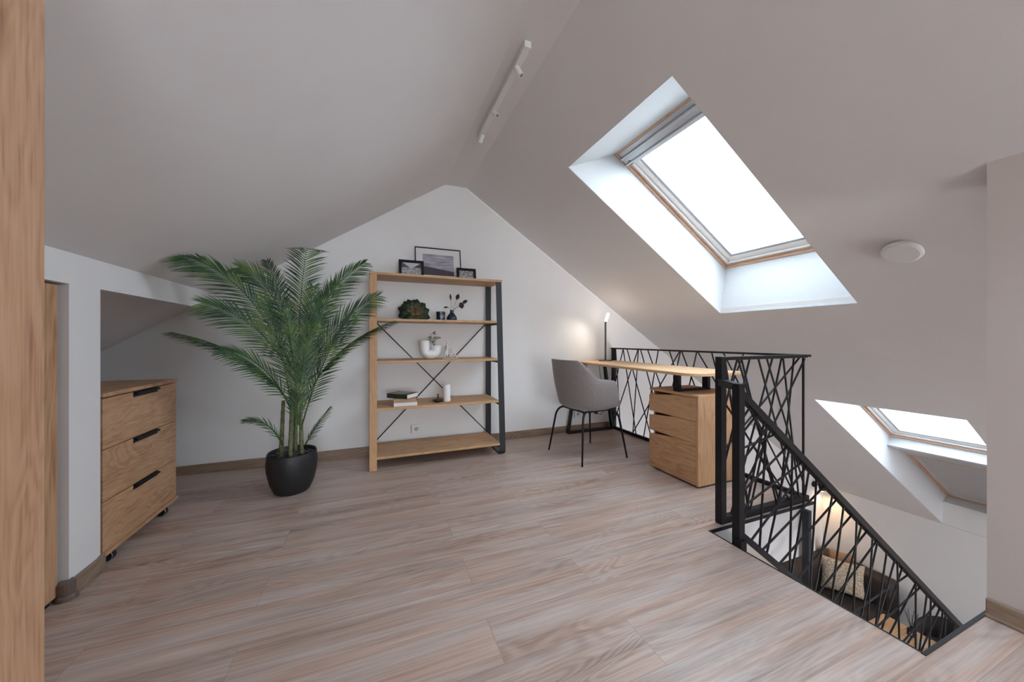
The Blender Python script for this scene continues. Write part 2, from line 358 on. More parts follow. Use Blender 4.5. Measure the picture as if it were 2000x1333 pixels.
b = BM(); lathe(b, [(0.0, 0), (0.024, 0), (0.022, 0.012), (0.018, 0.02), (0.018, 0.068), (0.0, 0.072)], 16, XW - 0.002, 2.117)
struct(link('trim_3', b, SKIRTY))

# ------------------------------------------------------------------ roof windows
def W(px, pz, s, y, n): return Vector((px, 0, pz)) + DN * s + NO * n + Vector((0, y, 0))
def wbar(b, o, s0, s1, y0, y1, n0, n1):
    v = [b.verts.new(W(o[0], o[1], s, y, n)) for s, y, n in ((s0, y0, n0), (s1, y0, n0), (s1, y1, n0), (s0, y1, n0), (s0, y0, n1), (s1, y0, n1), (s1, y1, n1), (s0, y1, n1))]
    for f in ((0, 3, 2, 1), (4, 5, 6, 7), (0, 1, 5, 4), (1, 2, 6, 5), (2, 3, 7, 6), (3, 0, 4, 7)): b.faces.new([v[i] for i in f])
def ring(b, o, s0, s1, y0, y1, i0, i1, n0, n1):
    """rectangular frame whose bars lie between the insets i0 and i1"""
    wbar(b, o, s0 + i0, s0 + i1, y0 + i0, y1 - i0, n0, n1); wbar(b, o, s1 - i1, s1 - i0, y0 + i0, y1 - i0, n0, n1)
    wbar(b, o, s0 + i1, s1 - i1, y0 + i0, y0 + i1, n0, n1); wbar(b, o, s0 + i1, s1 - i1, y1 - i1, y1 - i0, n0, n1)
SASH = plain('pale_lacquered_sash', (0.86, 0.80, 0.74), 0.35, noise=0.02)
SASHG = plain('grey_window_gasket', (0.42, 0.43, 0.46), 0.5)
SILV = plain('silver_blind_cassette', (0.66, 0.67, 0.69), 0.35, 0.2)
def roof_window(name, o, s0, s1, y0, y1, blind):
    b = BM(); ring(b, o, s0, s1, y0, y1, 0.0, 0.028, 0.0, 0.10); ring(b, o, s0, s1, y0, y1, 0.028, 0.052, 0.018, 0.10)
    r = struct(link(name, b, PINE, bevel=0.002))
    b = BM(); ring(b, o, s0, s1, y0, y1, 0.054, 0.064, 0.012, 0.09); link('blind_rail', b, WPL, r)
    b = BM(); ring(b, o, s0, s1, y0, y1, 0.064, 0.108, 0.03, 0.085); link('sash', b, SASH, r, bevel=0.003)
    b = BM(); ring(b, o, s0, s1, y0, y1, 0.108, 0.128, 0.036, 0.08); link('gasket', b, SASHG, r)
    b = BM(); wbar(b, o, s0 + 0.11, s1 - 0.11, y0 + 0.11, y1 - 0.11, 0.060, 0.064); link('pane', b, GLASS, r)
    if blind == 'cassette':
        b = BM(); a = s0 + 0.03
        for k, (w_, n_) in enumerate(((0.036, 0.004), (0.016, -0.016), (0.040, -0.004), (0.014, -0.016), (0.022, 0.006))):
            wbar(b, o, a, a + w_, y0 + 0.03, y1 - 0.03, n_, 0.045); a += w_ + 0.001
        link('blind_cassette', b, SILV, r, bevel=0.004)
        b = BM()
        wbar(b, o, a - 0.05, a - 0.012, y1 - 0.082, y1 - 0.058, -0.010, 0.01); wbar(b, o, a - 0.05, a - 0.012, y0 + 0.058, y0 + 0.082, -0.010, 0.01)
        link('blind_clip', b, plain('dark_clip', (0.2, 0.2, 0.21), 0.4), r)
    return r
N1 = 0.36
O1 = (2.2685, 2.0305)
r1 = roof_window('window_1', O1, -0.7155, 0.7155, 1.215, 2.165, 'cassette')
# plaster reveals of the first roof window
def pt(o, s): v = Vector((o[0], 0, o[1])) + DN * s; return (v.x, v.z)
P1, Q1 = pt(O1, -0.7055), pt(O1, 0.7055)
def reveal(name, loop, y0, y1):
    """loop: slope top, slope bottom, window bottom, window top, going round the opening in x-z"""
    b = BM(); n = len(loop)
    prism(b, [(x, y1, z) for x, z in loop], (0, 0.02, 0)); prism(b, [(x, y0 - 0.02, z) for x, z in loop], (0, 0.02, 0))
    return b
IN = 0.003
A1, B1 = (S1[0] + IN, zr(S1[0] + IN) + 0.002), (S1[1] - IN, zr(S1[1] - IN) + 0.002)
b = reveal('r', [A1, B1, Q1, P1], S1[2] + IN, S1[3] - IN)
def slab2(b, p, q, y0, y1, off):
    prism(b, [(p[0], y0, p[1]), (q[0], y0, q[1]), (q[0] + off[0], y0, q[1] + off[1]), (p[0] + off[0], y0, p[1] + off[1])], (0, y1 - y0, 0))
slab2(b, A1, P1, S1[2] - 0.02, S1[3] + 0.02, (-0.005, 0.02)); slab2(b, B1, Q1, S1[2] - 0.02, S1[3] + 0.02, (0.02, 0.005))
struct(link('trim_4', b, REV))
# second roof window: an upper and a lower unit with a boxed bar between
O2 = (5.432, -0.069)
def s2(x): return (x - O2[0]) / DN.x
sU0, sU1, sL0, sL1 = s2(4.30), 0.0, s2(5.80), s2(6.814)
r2 = roof_window('window_2', O2, sU0, sU1, S2[2] - 0.010, S2[3] + 0.010, '')
r3 = roof_window('window_3', O2, sL0, sL1 + 0.012, S2[2] - 0.010, S2[3] + 0.010, '')
b = BM(); wbar(b, O2, sL0 + 0.06, sL1 - 0.06, S2[2] + 0.06, S2[3] - 0.06, 0.028, 0.036)
link('roller_blind', b, plain('grey_roller_blind', (0.62, 0.61, 0.62), 0.8, noise=0.02), r3)
A2 = (S2[0] + IN, zr(S2[0] + IN) + 0.002); B2 = (S2[1] - IN, zr(S2[1] - IN) + 0.002); P2 = pt(O2, sU0); Q2 = pt(O2, sL1)
b = reveal('r', [A2, B2, (S2[1], -1.024), Q2, P2], S2[2] + IN, S2[3] - IN)
slab2(b, A2, P2, S2[2] - 0.02, S2[3] + 0.02, (-0.005, 0.03)); struct(link('trim_5', b, REV)); b = BM(); slab2(b, B2, (S2[1] - IN, -1.024), S2[2] - 0.02, S2[3] + 0.02, (0.02, 0.0))
slab2(b, (S2[1] + 0.001, -1.0238), Q2, S2[2] - 0.02, S2[3] + 0.02, (0, -0.02))
struct(link('trim_8', b, WHITE))
b = BM(); a = pt(O2, 0.004); c = pt(O2, sL0 - 0.004)
prism(b, [(a[0], S2[2], a[1]), (5.375, S2[2], -0.158), (5.40, S2[2], -0.178), (c[0], S2[2], c[1]), (c[0] + 0.03, S2[2], c[1] + 0.06), (a[0] + 0.03, S2[2], a[1] + 0.06)], (0, S2[3] - S2[2], 0))
struct(link('trim_6', b, REV, bevel=0.004))
# unseen third roof window behind the camera, added as the bright floor implies
O3v = Vector((S3[0], 0, zr(S3[0]))) + NO * 0.15; O3 = (O3v.x, O3v.z); s3 = (S3[1] - S3[0]) / DN.x
roof_window('window_4', O3, -0.01, s3 + 0.01, S3[2] - 0.01, S3[3] + 0.01, '')
A3 = (S3[0] + IN, zr(S3[0] + IN) + 0.002); B3 = (S3[1] - IN, zr(S3[1] - IN) + 0.002); P3 = pt(O3, 0); Q3 = pt(O3, s3)
b = reveal('r', [A3, B3, Q3, P3], S3[2] + IN, S3[3] - IN)
slab2(b, A3, P3, S3[2] - 0.02, S3[3] + 0.02, (-0.005, 0.02)); slab2(b, B3, Q3, S3[2] - 0.02, S3[3] + 0.02, (0.02, 0.005))
struct(link('trim_7', b, REV))
# the sky enters through the panes
for o, sa, sb, ya, yb in ((O1, -0.6, 0.6, 1.33, 2.05), (O2, sU0 + 0.1, -0.1, 1.25, 2.0), (O3, 0.1, s3 - 0.1, S3[2] + 0.1, S3[3] - 0.1)):
    c = W(o[0], o[1], (sa + sb) / 2, (ya + yb) / 2, 0.12)
    d = bpy.data.lights.new('sky_portal', 'AREA'); d.shape = 'RECTANGLE'; d.size = sb - sa; d.size_y = yb - ya; d.cycles.is_portal = True
    po = bpy.data.objects.new('sky_portal', d); COL.objects.link(po)
    mx = Matrix.Identity(3); mx.col[0] = DN; mx.col[1] = Vector((0, 1, 0)); mx.col[2] = DN.cross(Vector((0, 1, 0)))
    if mx.col[2].dot(NO) < 0: mx.col[1] = Vector((0, -1, 0)); mx.col[2] = NO
    po.matrix_world = Matrix.Translation(c) @ mx.to_4x4()
# pale house across the street, seen faintly through the second roof window
hb = thing('apartment_house', (19, 4, -14), 'pale overexposed house across the street outside the lower roof window', 'building')
HW = plain('pale_render', (0.80, 0.76, 0.72), 0.9)
bxo('wall', (0, 8, -12, 14, 0, 11.2), HW, hb)
b = BM(); box(b, -0.4, 8.4, -12.4, 14.4, 11.2, 11.6); prism(b, [(-0.3, -12.3, 11.6), (8.3, -12.3, 11.6), (4, -12.3, 13.2)], (0, 26.6, 0)); link('roof', b, plain('light_roof', (0.72, 0.70, 0.68), 0.9), hb)
for k in range(6):
    for z in (6.6, 9.4):
        f = bxo('window', (-0.06, 0.02, -9.5 + 3.4 * k, -8.3 + 3.4 * k, z, z + 1.3), WPL, hb)
        bxo('pane', (-0.08, -0.05, -9.4 + 3.4 * k, -8.4 + 3.4 * k, z + 0.1, z + 1.2), plain('dim_glass', (0.25, 0.27, 0.30), 0.2), f)

# ------------------------------------------------------------------ closet door and wardrobe
t = thing('closet_door', (-1.152, 1.46, 0), 'narrow oak closet door under the eaves beside the white pillar', 'door')
bxo('door_panel', (-0.022, 0, 0.0, 0.468, 0.022, 1.243), OAKZ, t, 0.0015)
bxo('plinth', (-0.03, -0.012, 0.0, 0.45, 0.0, 0.02), RUB, t)
t = thing('closet_door', (-1.152, 0.90, 0), 'oak closet door hidden behind the tall wardrobe', 'door')
bxo('door_panel', (-0.022, 0, 0.0, 0.553, 0.022, 1.243), OAKZ, t, 0.0015)
t = thing('wardrobe', (-0.525, 0.853, 0), 'tall oak wardrobe cropped by the left edge of the view', 'wardrobe')
b = BM(); zt = lambda x: zl(x - 0.525) - 0.03
prism(b, [(-0.02, -0.62, 0.0), (-0.58, -0.62, 0.0), (-0.58, -0.62, zt(-0.58)), (-0.02, -0.62, zt(-0.02))], (0, 0.60, 0)); link('body', b, OAKZ, t)
b = BM(); prism(b, [(-0.019, -0.62, 0.0), (0.0, -0.62, 0.0), (0.0, -0.62, zt(0.0)), (-0.019, -0.62, zt(-0.019))], (0, 0.62, 0)); link('side_panel', b, OAKW, t, bevel=0.0015)

# ================================================================== FURNITURE
# ---- wheeled chest of drawers in the alcove
t = thing('chest_of_drawers', (-1.13, 2.13, 0), 'low oak chest of three drawers on castors inside the eaves alcove', 'chest of drawers')
bxo('body', (-0.47, -0.02, 0.006, 0.622, 0.075, 0.765), OAKY, t)
bxo('top', (-0.475, 0.006, -0.004, 0.632, 0.768, 0.787), OAKY, t, 0.002)
bxo('base_board', (-0.475, 0.008, -0.004, 0.640, 0.048, 0.066), OAKY, t, 0.003)
for z0, z1 in ((0.068, 0.293), (0.297, 0.529), (0.533, 0.762)):
    d = bxo('drawer', (-0.02, 0.0, 0.002, 0.626, z0, z1), OAKY, t, 0.0012)
    b = BM(); box(b, -0.002, 0.016, 0.222, 0.422, z1 - 0.012, z1 - 0.002); box(b, -0.002, 0.0015, 0.215, 0.428, z1 - 0.026, z1 + 0.001)
    link('handle', b, BLACK, d, bevel=0.001)
for x in (-0.020, -0.42):
    for y in (0.07, 0.515):
        b = BM(); tube(b, [(x, y - 0.012, 0.0255), (x, y + 0.012, 0.0255)], 0.0255, 24)
        c = link('castor', b, RUB, t)
        b = BM(); box(b, x - 0.015, x + 0.010, y - 0.012, y + 0.012, 0.044, 0.05); link('castor_fork', b, BLACK, c)
        b = BM(); tube(b, [(x + 0.0235 * math.cos(2 * PI * k / 24), y - 0.0135, 0.0258 + 0.0235 * math.sin(2 * PI * k / 24)) for k in range(25)], 0.0016, 6); link('chrome_rim', b, CHROME, c)

# ---- open shelf: oak upright frame left, black steel frame right
SX, SY = 0.0, 3.36
t = thing('bookshelf', (0, 3.36, 0), 'open five board oak shelf with black metal side frame and cross rods', 'shelf')
Htop = 1.575
def fy(z): return -0.435 + 0.115 * z / 1.575      # front edge leans back
def loop_frame(b, x0, x1, wth):
    """flat bar bent into a closed frame in the y-z plane with rounded lower corners"""
    def path(off):
        y0, y1, z0, z1 = fy(0) + off, 0.0 - off, off, Htop - 0.012
        r = 0.045 - off * 0.6
        pts = [(fy(Htop) + off, z1)]
        k = (fy(Htop) - fy(0)) / Htop
        pts.append((y0 + k * r, z0 + r))
        for a in range(1, 6):
            an = PI + a * PI / 12; pts.append((y0 + r + r * math.cos(an) + k * r * (1 - a / 6), z0 + r + r * math.sin(an)))
        pts += [(y0 + r, z0), (y1 - r, z0)]
        for a in range(1, 6):
            an = 1.5 * PI + a * PI / 12; pts.append((y1 - r + r * math.cos(an), z0 + r + r * math.sin(an)))
        pts += [(y1, z0 + r), (y1, z1)]
        return pts
    o, i = path(0.0), path(wth); n = len(o)
    V = [[b.verts.new((x, y, z)) for y, z in p] for x in (x0, x1) for p in (o, i)]
    for k in range(n - 1):
        b.faces.new((V[0][k], V[0][k + 1], V[1][k + 1], V[1][k])); b.faces.new((V[2][k], V[3][k], V[3][k + 1], V[2][k + 1]))
        b.faces.new((V[0][k], V[2][k], V[2][k + 1], V[0][k + 1])); b.faces.new((V[1][k], V[1][k + 1], V[3][k + 1], V[3][k]))
    b.faces.new((V[0][0], V[1][0], V[3][0], V[2][0])); b.faces.new((V[0][-1], V[2][-1], V[3][-1], V[1][-1]))
b = BM(); loop_frame(b, 1.046, 1.098, 0.012); box(b, 1.046, 1.098, fy(Htop) + 0.01, 0, Htop - 0.014, Htop - 0.0175 + 0.01)
for z in (1.178, 0.835, 0.46, 0.082): box(b, 1.04, 1.05, fy(z) + 0.01, -0.01, z - 0.018, z - 0.002)
link('metal_side_frame', b, GRAPH, t)
b = BM(); box(b, -0.032, 0.024, fy(Htop) + 0.022, -0.022, Htop - 0.03, Htop - 0.012)
prism(b, [(-0.032, fy(0), 0), (-0.032, fy(0) + 0.022, 0), (-0.032, fy(Htop) + 0.022, Htop - 0.012), (-0.032, fy(Htop), Htop - 0.012)], (0.056, 0, 0))
box(b, -0.032, 0.024, -0.022, 0, 0, Htop - 0.012); box(b, -0.032, 0.024, fy(0) + 0.022, -0.022, 0.0, 0.02)
link('wooden_side_frame', b, SHELFZ, t, bevel=0.002)
bxo('shelf_board', (-0.036, 1.105, fy(Htop) - 0.004, 0.004, Htop - 0.018, Htop + 0.002), SHELFW, t, 0.002)
for z in (1.198, 0.855, 0.48, 0.102):
    bxo('shelf_board', (0.024, 1.05, fy(z) + 0.004, -0.014, z - 0.02, z), SHELFW, t, 0.0015)
for a, c in (((0.0, 1.20), (1.06, 0.10)), ((1.06, 1.20), (0.0, 0.10))):
    b = BM(); tube(b, [(a[0], -0.006, a[1]), (c[0], -0.006, c[1])], 0.0045, 8); link('cross_rod', b, BLACK, t)

# ---- photo prints
def print_mat(name, kind):
    m, nt, b = new_mat(name); b.inputs['Roughness'].default_value = 0.35
    tc = N(nt, 'ShaderNodeTexCoord'); sp = N(nt, 'ShaderNodeSeparateXYZ'); L(nt, tc.outputs['Generated'], sp.inputs[0])
    mp = N(nt, 'ShaderNodeMapping'); mp.inputs['Scale'].default_value = (1.6 if kind == 0 else 3.2, 1, 9 if kind == 0 else 2.6); L(nt, tc.outputs['Generated'], mp.inputs['Vector'])
    n = N(nt, 'ShaderNodeTexNoise'); n.inputs['Scale'].default_value = 1.6 if kind == 0 else 3.5; n.inputs['Detail'].default_value = 5; L(nt, mp.outputs[0], n.inputs['Vector'])
    if kind == 0:      # broad hill under layered clouds
        clouds = ramp(nt, [(0.3, (0.20, 0.19, 0.22)), (0.5, (0.37, 0.35, 0.41)), (0.72, (0.52, 0.50, 0.56))]); L(nt, n.outputs['Fac'], clouds.inputs['Fac'])
        e = N(nt, 'ShaderNodeMath', operation='MULTIPLY_ADD'); L(nt, sp.outputs['X'], e.inputs[0]); e.inputs[1].default_value = 0.20; L(nt, sp.outputs['Z'], e.inputs[2])
        g = ramp(nt, [(0.40, (0, 0, 0)), (0.43, (1, 1, 1))]); L(nt, e.outputs[0], g.inputs['Fac'])
        mx = N(nt, 'ShaderNodeMix', data_type='RGBA'); L(nt, g.outputs['Color'], mx.inputs[0]); mx.inputs[6].default_value = (0.065, 0.06, 0.07, 1); L(nt, clouds.outputs['Color'], mx.inputs[7])
        L(nt, mx.outputs[2], b.inputs['Base Color'])
    elif kind == 1:    # valley between two dark hills, pale stream in front
        w1 = N(nt, 'ShaderNodeMath', operation='SUBTRACT'); L(nt, sp.outputs['X'], w1.inputs[0]); w1.inputs[1].default_value = 0.5
        ab = N(nt, 'ShaderNodeMath', operation='ABSOLUTE'); L(nt, w1.outputs[0], ab.inputs[0])
        hz = N(nt, 'ShaderNodeMath', operation='MULTIPLY_ADD'); L(nt, ab.outputs[0], hz.inputs[0]); hz.inputs[1].default_value = -1.0; L(nt, sp.outputs['Z'], hz.inputs[2])
        g = ramp(nt, [(0.50, (0.07, 0.07, 0.07)), (0.56, (0.5, 0.5, 0.51))]); L(nt, hz.outputs[0], g.inputs['Fac'])
        lo = ramp(nt, [(0.35, (0.12, 0.12, 0.13)), (0.6, (0.5, 0.5, 0.52))]); L(nt, n.outputs['Fac'], lo.inputs['Fac'])
        s = ramp(nt, [(0.60, (0, 0, 0)), (0.62, (1, 1, 1))]); L(nt, sp.outputs['Z'], s.inputs['Fac'])
        mx = N(nt, 'ShaderNodeMix', data_type='RGBA'); L(nt, s.outputs['Color'], mx.inputs[0]); L(nt, lo.outputs['Color'], mx.inputs[6]); L(nt, g.outputs['Color'], mx.inputs[7])
        L(nt, mx.outputs[2], b.inputs['Base Color'])
    else:
        lo = ramp(nt, [(0.38, (0.05, 0.05, 0.055)), (0.5, (0.25, 0.24, 0.25)), (0.62, (0.6, 0.58, 0.58))]); L(nt, n.outputs['Fac'], lo.inputs['Fac']); L(nt, lo.outputs['Color'], b.inputs['Base Color'])
    return m
FRB = plain('black_frame', (0.007, 0.007, 0.009), 0.6, spec=0.25)
PAPER = plain('white_mount', (0.74, 0.70, 0.70), 0.6)
def picture(name, x, y, z, w_, h_, fw_, mount, kind, label, lean, rz=0.0):
    t = thing(name, (x, y, z), label, 'picture', 'framed photos on top of the shelf', rz); t.rotation_euler = (lean, 0, rz)
    b = BM()
    box(b, 0, w_, 0, 0.014, 0, fw_); box(b, 0, w_, 0, 0.014, h_ - fw_, h_); box(b, 0, fw_, 0, 0.014, fw_, h_ - fw_); box(b, w_ - fw_, w_, 0, 0.014, fw_, h_ - fw_)
    link('frame', b, FRB, t, bevel=0.001)
    bxo('backing', (fw_ * 0.5, w_ - fw_ * 0.5, 0.009, 0.013, fw_ * 0.5, h_ - fw_ * 0.5), PAPER, t)
    bxo('photo', (fw_ + mount, w_ - fw_ - mount, 0.007, 0.0095, fw_ + mount * 0.75, h_ - fw_ - mount * 0.9), print_mat('print_%d' % kind, kind), t)
    return t
ZT = Htop + 0.0022
picture('picture_frame', 0.355, 3.288, ZT, 0.43, 0.325, 0.008, 0.062, 0, 'large thin black frame with white mount and misty hill photo', R(-11))
picture('picture_frame', 0.205, 3.205, ZT, 0.215, 0.162, 0.024, 0.0, 1, 'small black framed valley photo at the left end of the shelf top', R(-9))
picture('picture_frame', 0.720, 3.205, ZT, 0.185, 0.125, 0.024, 0.0, 2, 'smallest black framed grey photo at the right end of the shelf top', R(-9))

# ---- second board: succulent, jar, vase
z = 1.1985
t = thing('succulent', (0.335, 3.16, z), 'dark green artificial succulent rosette with reddish heart on upper board', 'plant')
m, nt, b_ = new_mat('succulent_leaf'); b_.inputs['Roughness'].default_value = 0.5
tc = N(nt, 'ShaderNodeTexCoord'); ln = N(nt, 'ShaderNodeVectorMath', operation='LENGTH'); L(nt, tc.outputs['Object'], ln.inputs[0])
mp = N(nt, 'ShaderNodeMapping'); mp.inputs['Location'].default_value = (-0.01, 0.07, -0.095); L(nt, tc.outputs['Object'], mp.inputs['Vector']); L(nt, mp.outputs[0], ln.inputs[0])
rr = ramp(nt, [(0.02, (0.50, 0.15, 0.07)), (0.055, (0.36, 0.21, 0.12)), (0.09, (0.07, 0.12, 0.06)), (0.16, (0.025, 0.06, 0.036))]); L(nt, ln.outputs['Value'], rr.inputs['Fac']); L(nt, rr.outputs['Color'], b_.inputs['Base Color'])
SUC = m
axis = Vector((0.05, -0.86, 0.50)).normalized(); c0 = Vector((0, 0.03, 0.075))
e1 = axis.cross(Vector((1, 0, 0))).normalized(); e2 = axis.cross(e1).normalized()
for ringi, (n_, ln_, el) in enumerate(((10, 0.145, -4), (9, 0.125, 18), (8, 0.100, 38), (6, 0.075, 56), (4, 0.05, 74))):
    for k in range(n_):
        an = 2 * PI * (k + 0.5 * (ringi % 2)) / n_ + 0.15 * ringi
        rad = e1 * math.cos(an) + e2 * math.sin(an); d = (rad * math.cos(R(el)) + axis * math.sin(R(el))).normalized()
        sd = axis.cross(rad).normalized(); nn = sd.cross(d).normalized()
        b = BM(); rows = []
        for s in range(7):
            u = s / 6; wd = ln_ * 0.36 * (math.sin(PI * min(1, (u * 0.86 + 0.10))) ** 0.7) * (1.0 if u < 1 else 0.1)
            p = c0 + d * ln_ * u + nn * (-0.10 * ln_ * math.sin(PI * u)); row = []
            for q in (-1, -0.5, 0, 0.5, 1): row.append(b.verts.new(p + sd * wd * q + nn * (ln_ * 0.12 * q * q)))
            rows.append(row)
        for r0, r1_ in zip(rows, rows[1:]):
            for q in range(4): b.faces.new((r0[q], r0[q + 1], r1_[q + 1], r1_[q]))
        for v in b.verts: v.co.z = max(v.co.z, 0.002 + 0.003 * ringi)
        bmesh.ops.solidify(b, geom=b.faces[:], thickness=0.003)
        for v in b.verts: v.co.z = max(v.co.z, 0.0)
        link('leaf', b, SUC, t, smooth=True)
NAVY = plain('navy_glaze', (0.012, 0.022, 0.05), 0.22)
t = thing('candle_jar', (0.557, 3.14, z), 'dark blue lidded candle jar with pale label beside the vase', 'jar')
b = BM(); lathe(b, [(0, 0), (0.036, 0), (0.038, 0.004), (0.038, 0.058), (0, 0.058)], 28); link('jar_body', b, NAVY, t, smooth=False)
b = BM(); lathe(b, [(0.0, 0.0585), (0.040, 0.0585), (0.040, 0.074), (0.038, 0.077), (0, 0.077)], 28); link('lid', b, plain('tin_lid', (0.06, 0.065, 0.08), 0.25, 0.7), t)
b = BM()
for zz, hw in ((0.044, 0.35), (0.034, 0.5), (0.031, 0.5), (0.022, 0.42), (0.018, 0.30)):
    pts = [(0.0386 * math.sin(a) , -0.0386 * math.cos(a)) for a in [hw * (k / 6 - 0.5) * 2 + 0.15 for k in range(7)]]
    for p, q in zip(pts, pts[1:]): b.faces.new([b.verts.new((p[0], p[1], zz)), b.verts.new((q[0], q[1], zz)), b.verts.new((q[0], q[1], zz + 0.0022)), b.verts.new((p[0], p[1], zz + 0.0022))])
link('label_print', b, plain('label_print', (0.6, 0.62, 0.66), 0.5), t)
t = thing('vase', (0.653, 3.12, z), 'small dark blue bottle vase holding dried sprigs on the upper board', 'vase')
b = BM(); lathe(b, [(0, 0), (0.043, 0), (0.047, 0.012), (0.044, 0.03), (0.032, 0.05), (0.018, 0.068), (0.015, 0.078), (0.019, 0.092), (0.016, 0.092), (0.012, 0.078), (0, 0.07)], 28); link('vase_body', b, NAVY, t, smooth=True)
SPR = plain('dried_leaf', (0.045, 0.035, 0.045), 0.7)
for tip, lr, lw in (((0.112, 0.0, 0.168), 0.035, 0.012), ((0.05, 0, 0.205), 0.035, 0.014), ((-0.01, 0, 0.20), 0.036, 0.007), ((-0.045, 0.0, 0.118), 0.026, 0.006), ((0.078, -0.01, 0.135), 0.03, 0.022)):
    b = BM(); tp = Vector(tip); st = Vector((0, 0, 0.07)); tube(b, [bez(st, (tip[0] * 0.3, 0, 0.12), tp, k / 6) for k in range(7)], 0.0012, 5)
    s = link('sprig', b, SPR, t); d = (tp - Vector((tip[0] * 0.3, 0, 0.12))).normalized(); sd = d.cross(Vector((0, 1, 0))).normalized()
    b = BM(); rows = []
    for k in range(8):
        u = k / 7; wd = 1.3 * lw * math.sin(PI * (0.04 + 0.92 * u)); p = tp - d * lr * 0.5 + d * lr * 1.6 * u
        rows.append([b.verts.new(p + sd * wd * q + Vector((0, 0.004 * q * q, 0))) for q in (-1, 0, 1)])
    for r0, r1_ in zip(rows, rows[1:]):
        for q in range(2): b.faces.new((r0[q], r0[q + 1], r1_[q + 1], r1_[q]))
    bmesh.ops.solidify(b, geom=b.faces[:], thickness=0.0015); link('leaf', b, SPR, s)

# ---- third board: U-shaped vase with sprig, figurine
z = 0.8555
CER = plain('white_ceramic', (0.78, 0.76, 0.75), 0.35)
t = thing('planter', (0.463, 3.12, z), 'white U-shaped ceramic vase with a greenish sprig on middle board', 'vase')
b = BM(); cx = 0.050; rr_ = 0.043
pts = [(-cx, 0, 0.165), (-cx, 0, 0.13), (-cx, 0, 0.09)] + [(cx * math.cos(PI + a * PI / 8), 0, 0.0735 + 0.030 * math.sin(PI + a * PI / 8)) for a in range(1, 8)] + [(cx, 0, 0.085), (cx, 0, 0.12)]
tube(b, pts, [rr_] * len(pts), 20)
link('vase_body', b, CER, t, smooth=True)
b = BM()
tube(b, [(-cx, 0, 0.1655), (-cx, 0, 0.1665)], 0.030, 20); tube(b, [(cx, 0, 0.1205), (cx, 0, 0.1215)], 0.030, 20); link('mouth_disc', b, plain('mouth_shade', (0.18, 0.17, 0.165), 0.8), t)  # flat dark discs on the solid tube, coloured as shade inside the mouths
OLV = plain('olive_florets', (0.16, 0.16, 0.085), 0.8, noise=0.3)
for px, pz in ((-0.012, 0.165), (0.0, 0.19), (0.03, 0.225), (0.04, 0.185), (0.06, 0.185), (-0.02, 0.145), (0.015, 0.155)):
    b = BM(); tube(b, [bez((cx * 0.9, 0, 0.10), (0.03, 0, 0.14), (px, -0.005, pz), k / 6) for k in range(7)], 0.0014, 5)
    s = link('stem', b, OLV, t); b = BM()
    for k in range(16):
        c = Vector((px + random.gauss(0, 0.009), -0.005 + random.gauss(0, 0.008), pz + random.gauss(0, 0.006)))
        bmesh.ops.create_icosphere(b, subdivisions=1, radius=random.uniform(0.003, 0.006), matrix=Matrix.Translation(c))
    link('floret', b, OLV, s)
t = thing('figurine', (0.615, 3.09, z), 'small pale seated abstract figure beside the white vase', 'figurine')
FIG = plain('bisque', (0.66, 0.60, 0.56), 0.6)
b = BM(); box(b, -0.06, 0.095, -0.035, 0.035, 0, 0.005); link('base', b, FIG, t, bevel=0.002)
# one continuous skinned body seated with drawn-up knees
me = bpy.data.meshes.new('body'); J = [(1.35 * p_[0] - 0.01, 1.35 * p_[1], 1.35 * p_[2] - 0.008) for p_ in [(0, 0, 0.022), (-0.004, 0, 0.055), (-0.004, 0, 0.085), (0.0, 0, 0.100), (0.004, 0, 0.118), (0.0, 0.014, 0.022), (0.034, 0.012, 0.066), (0.05, 0.012, 0.012), (0, -0.014, 0.022), (0.040, -0.013, 0.05), (0.062, -0.014, 0.012), (-0.002, 0.020, 0.083), (0.018, 0.020, 0.07), (0.036, 0.012, 0.072), (-0.002, -0.020, 0.083), (-0.014, -0.022, 0.05), (-0.02, -0.02, 0.014)]]
E_ = [(0, 1), (1, 2), (2, 3), (3, 4), (0, 5), (5, 6), (6, 7), (0, 8), (8, 9), (9, 10), (2, 11), (11, 12), (12, 13), (2, 14), (14, 15), (15, 16)]
RD = [0.016, 0.012, 0.014, 0.006, 0.013, 0.011, 0.007, 0.005, 0.011, 0.007, 0.005, 0.007, 0.005, 0.004, 0.007, 0.005, 0.004]; RD = [1.25 * r_ for r_ in RD]
me.from_pydata(J, E_, []); bo = bpy.data.objects.new('body', me); COL.objects.link(bo); bo.parent = t; me.materials.append(FIG)
sk = bo.modifiers.new('skin', 'SKIN')
for v, r_ in zip(me.skin_vertices[0].data if me.skin_vertices else [], RD): v.radius = (r_, r_)
if not me.skin_vertices:
    bpy.context.view_layer.update()
bo.modifiers.new('sub', 'SUBSURF').levels = 2
FIGURE = (me, RD)

# ---- fourth board: books, bowl, candle
z = 0.4805
PAGE = plain('book_pages', (0.78, 0.75, 0.72), 0.8, noise=0.03, scale=200)
def book(x, y, z, w_, d_, h_, rz, cover, label, group='books stacked on the lower board'):
    t = thing('book', (x, y, z), label, 'book', group, rz)
    b = BM(); box(b, -w_ / 2, w_ / 2, -d_ / 2, d_ / 2, 0, 0.002); box(b, -w_ / 2, w_ / 2, -d_ / 2, d_ / 2, h_ - 0.002, h_); box(b, -w_ / 2, -w_ / 2 + 0.002, -d_ / 2, d_ / 2, 0.002, h_ - 0.002)
    link('cover', b, cover, t)
    bxo('pages', (-w_ / 2 + 0.003, w_ / 2 - 0.004, -d_ / 2 + 0.004, d_ / 2 - 0.004, 0.002, h_ - 0.002), PAGE, t)
    return t
book(0.243, 3.065, z, 0.15, 0.185, 0.028, PI / 2 + 0.02, plain('white_cover', (0.72, 0.71, 0.72), 0.5), 'white book at the bottom of the small stack')
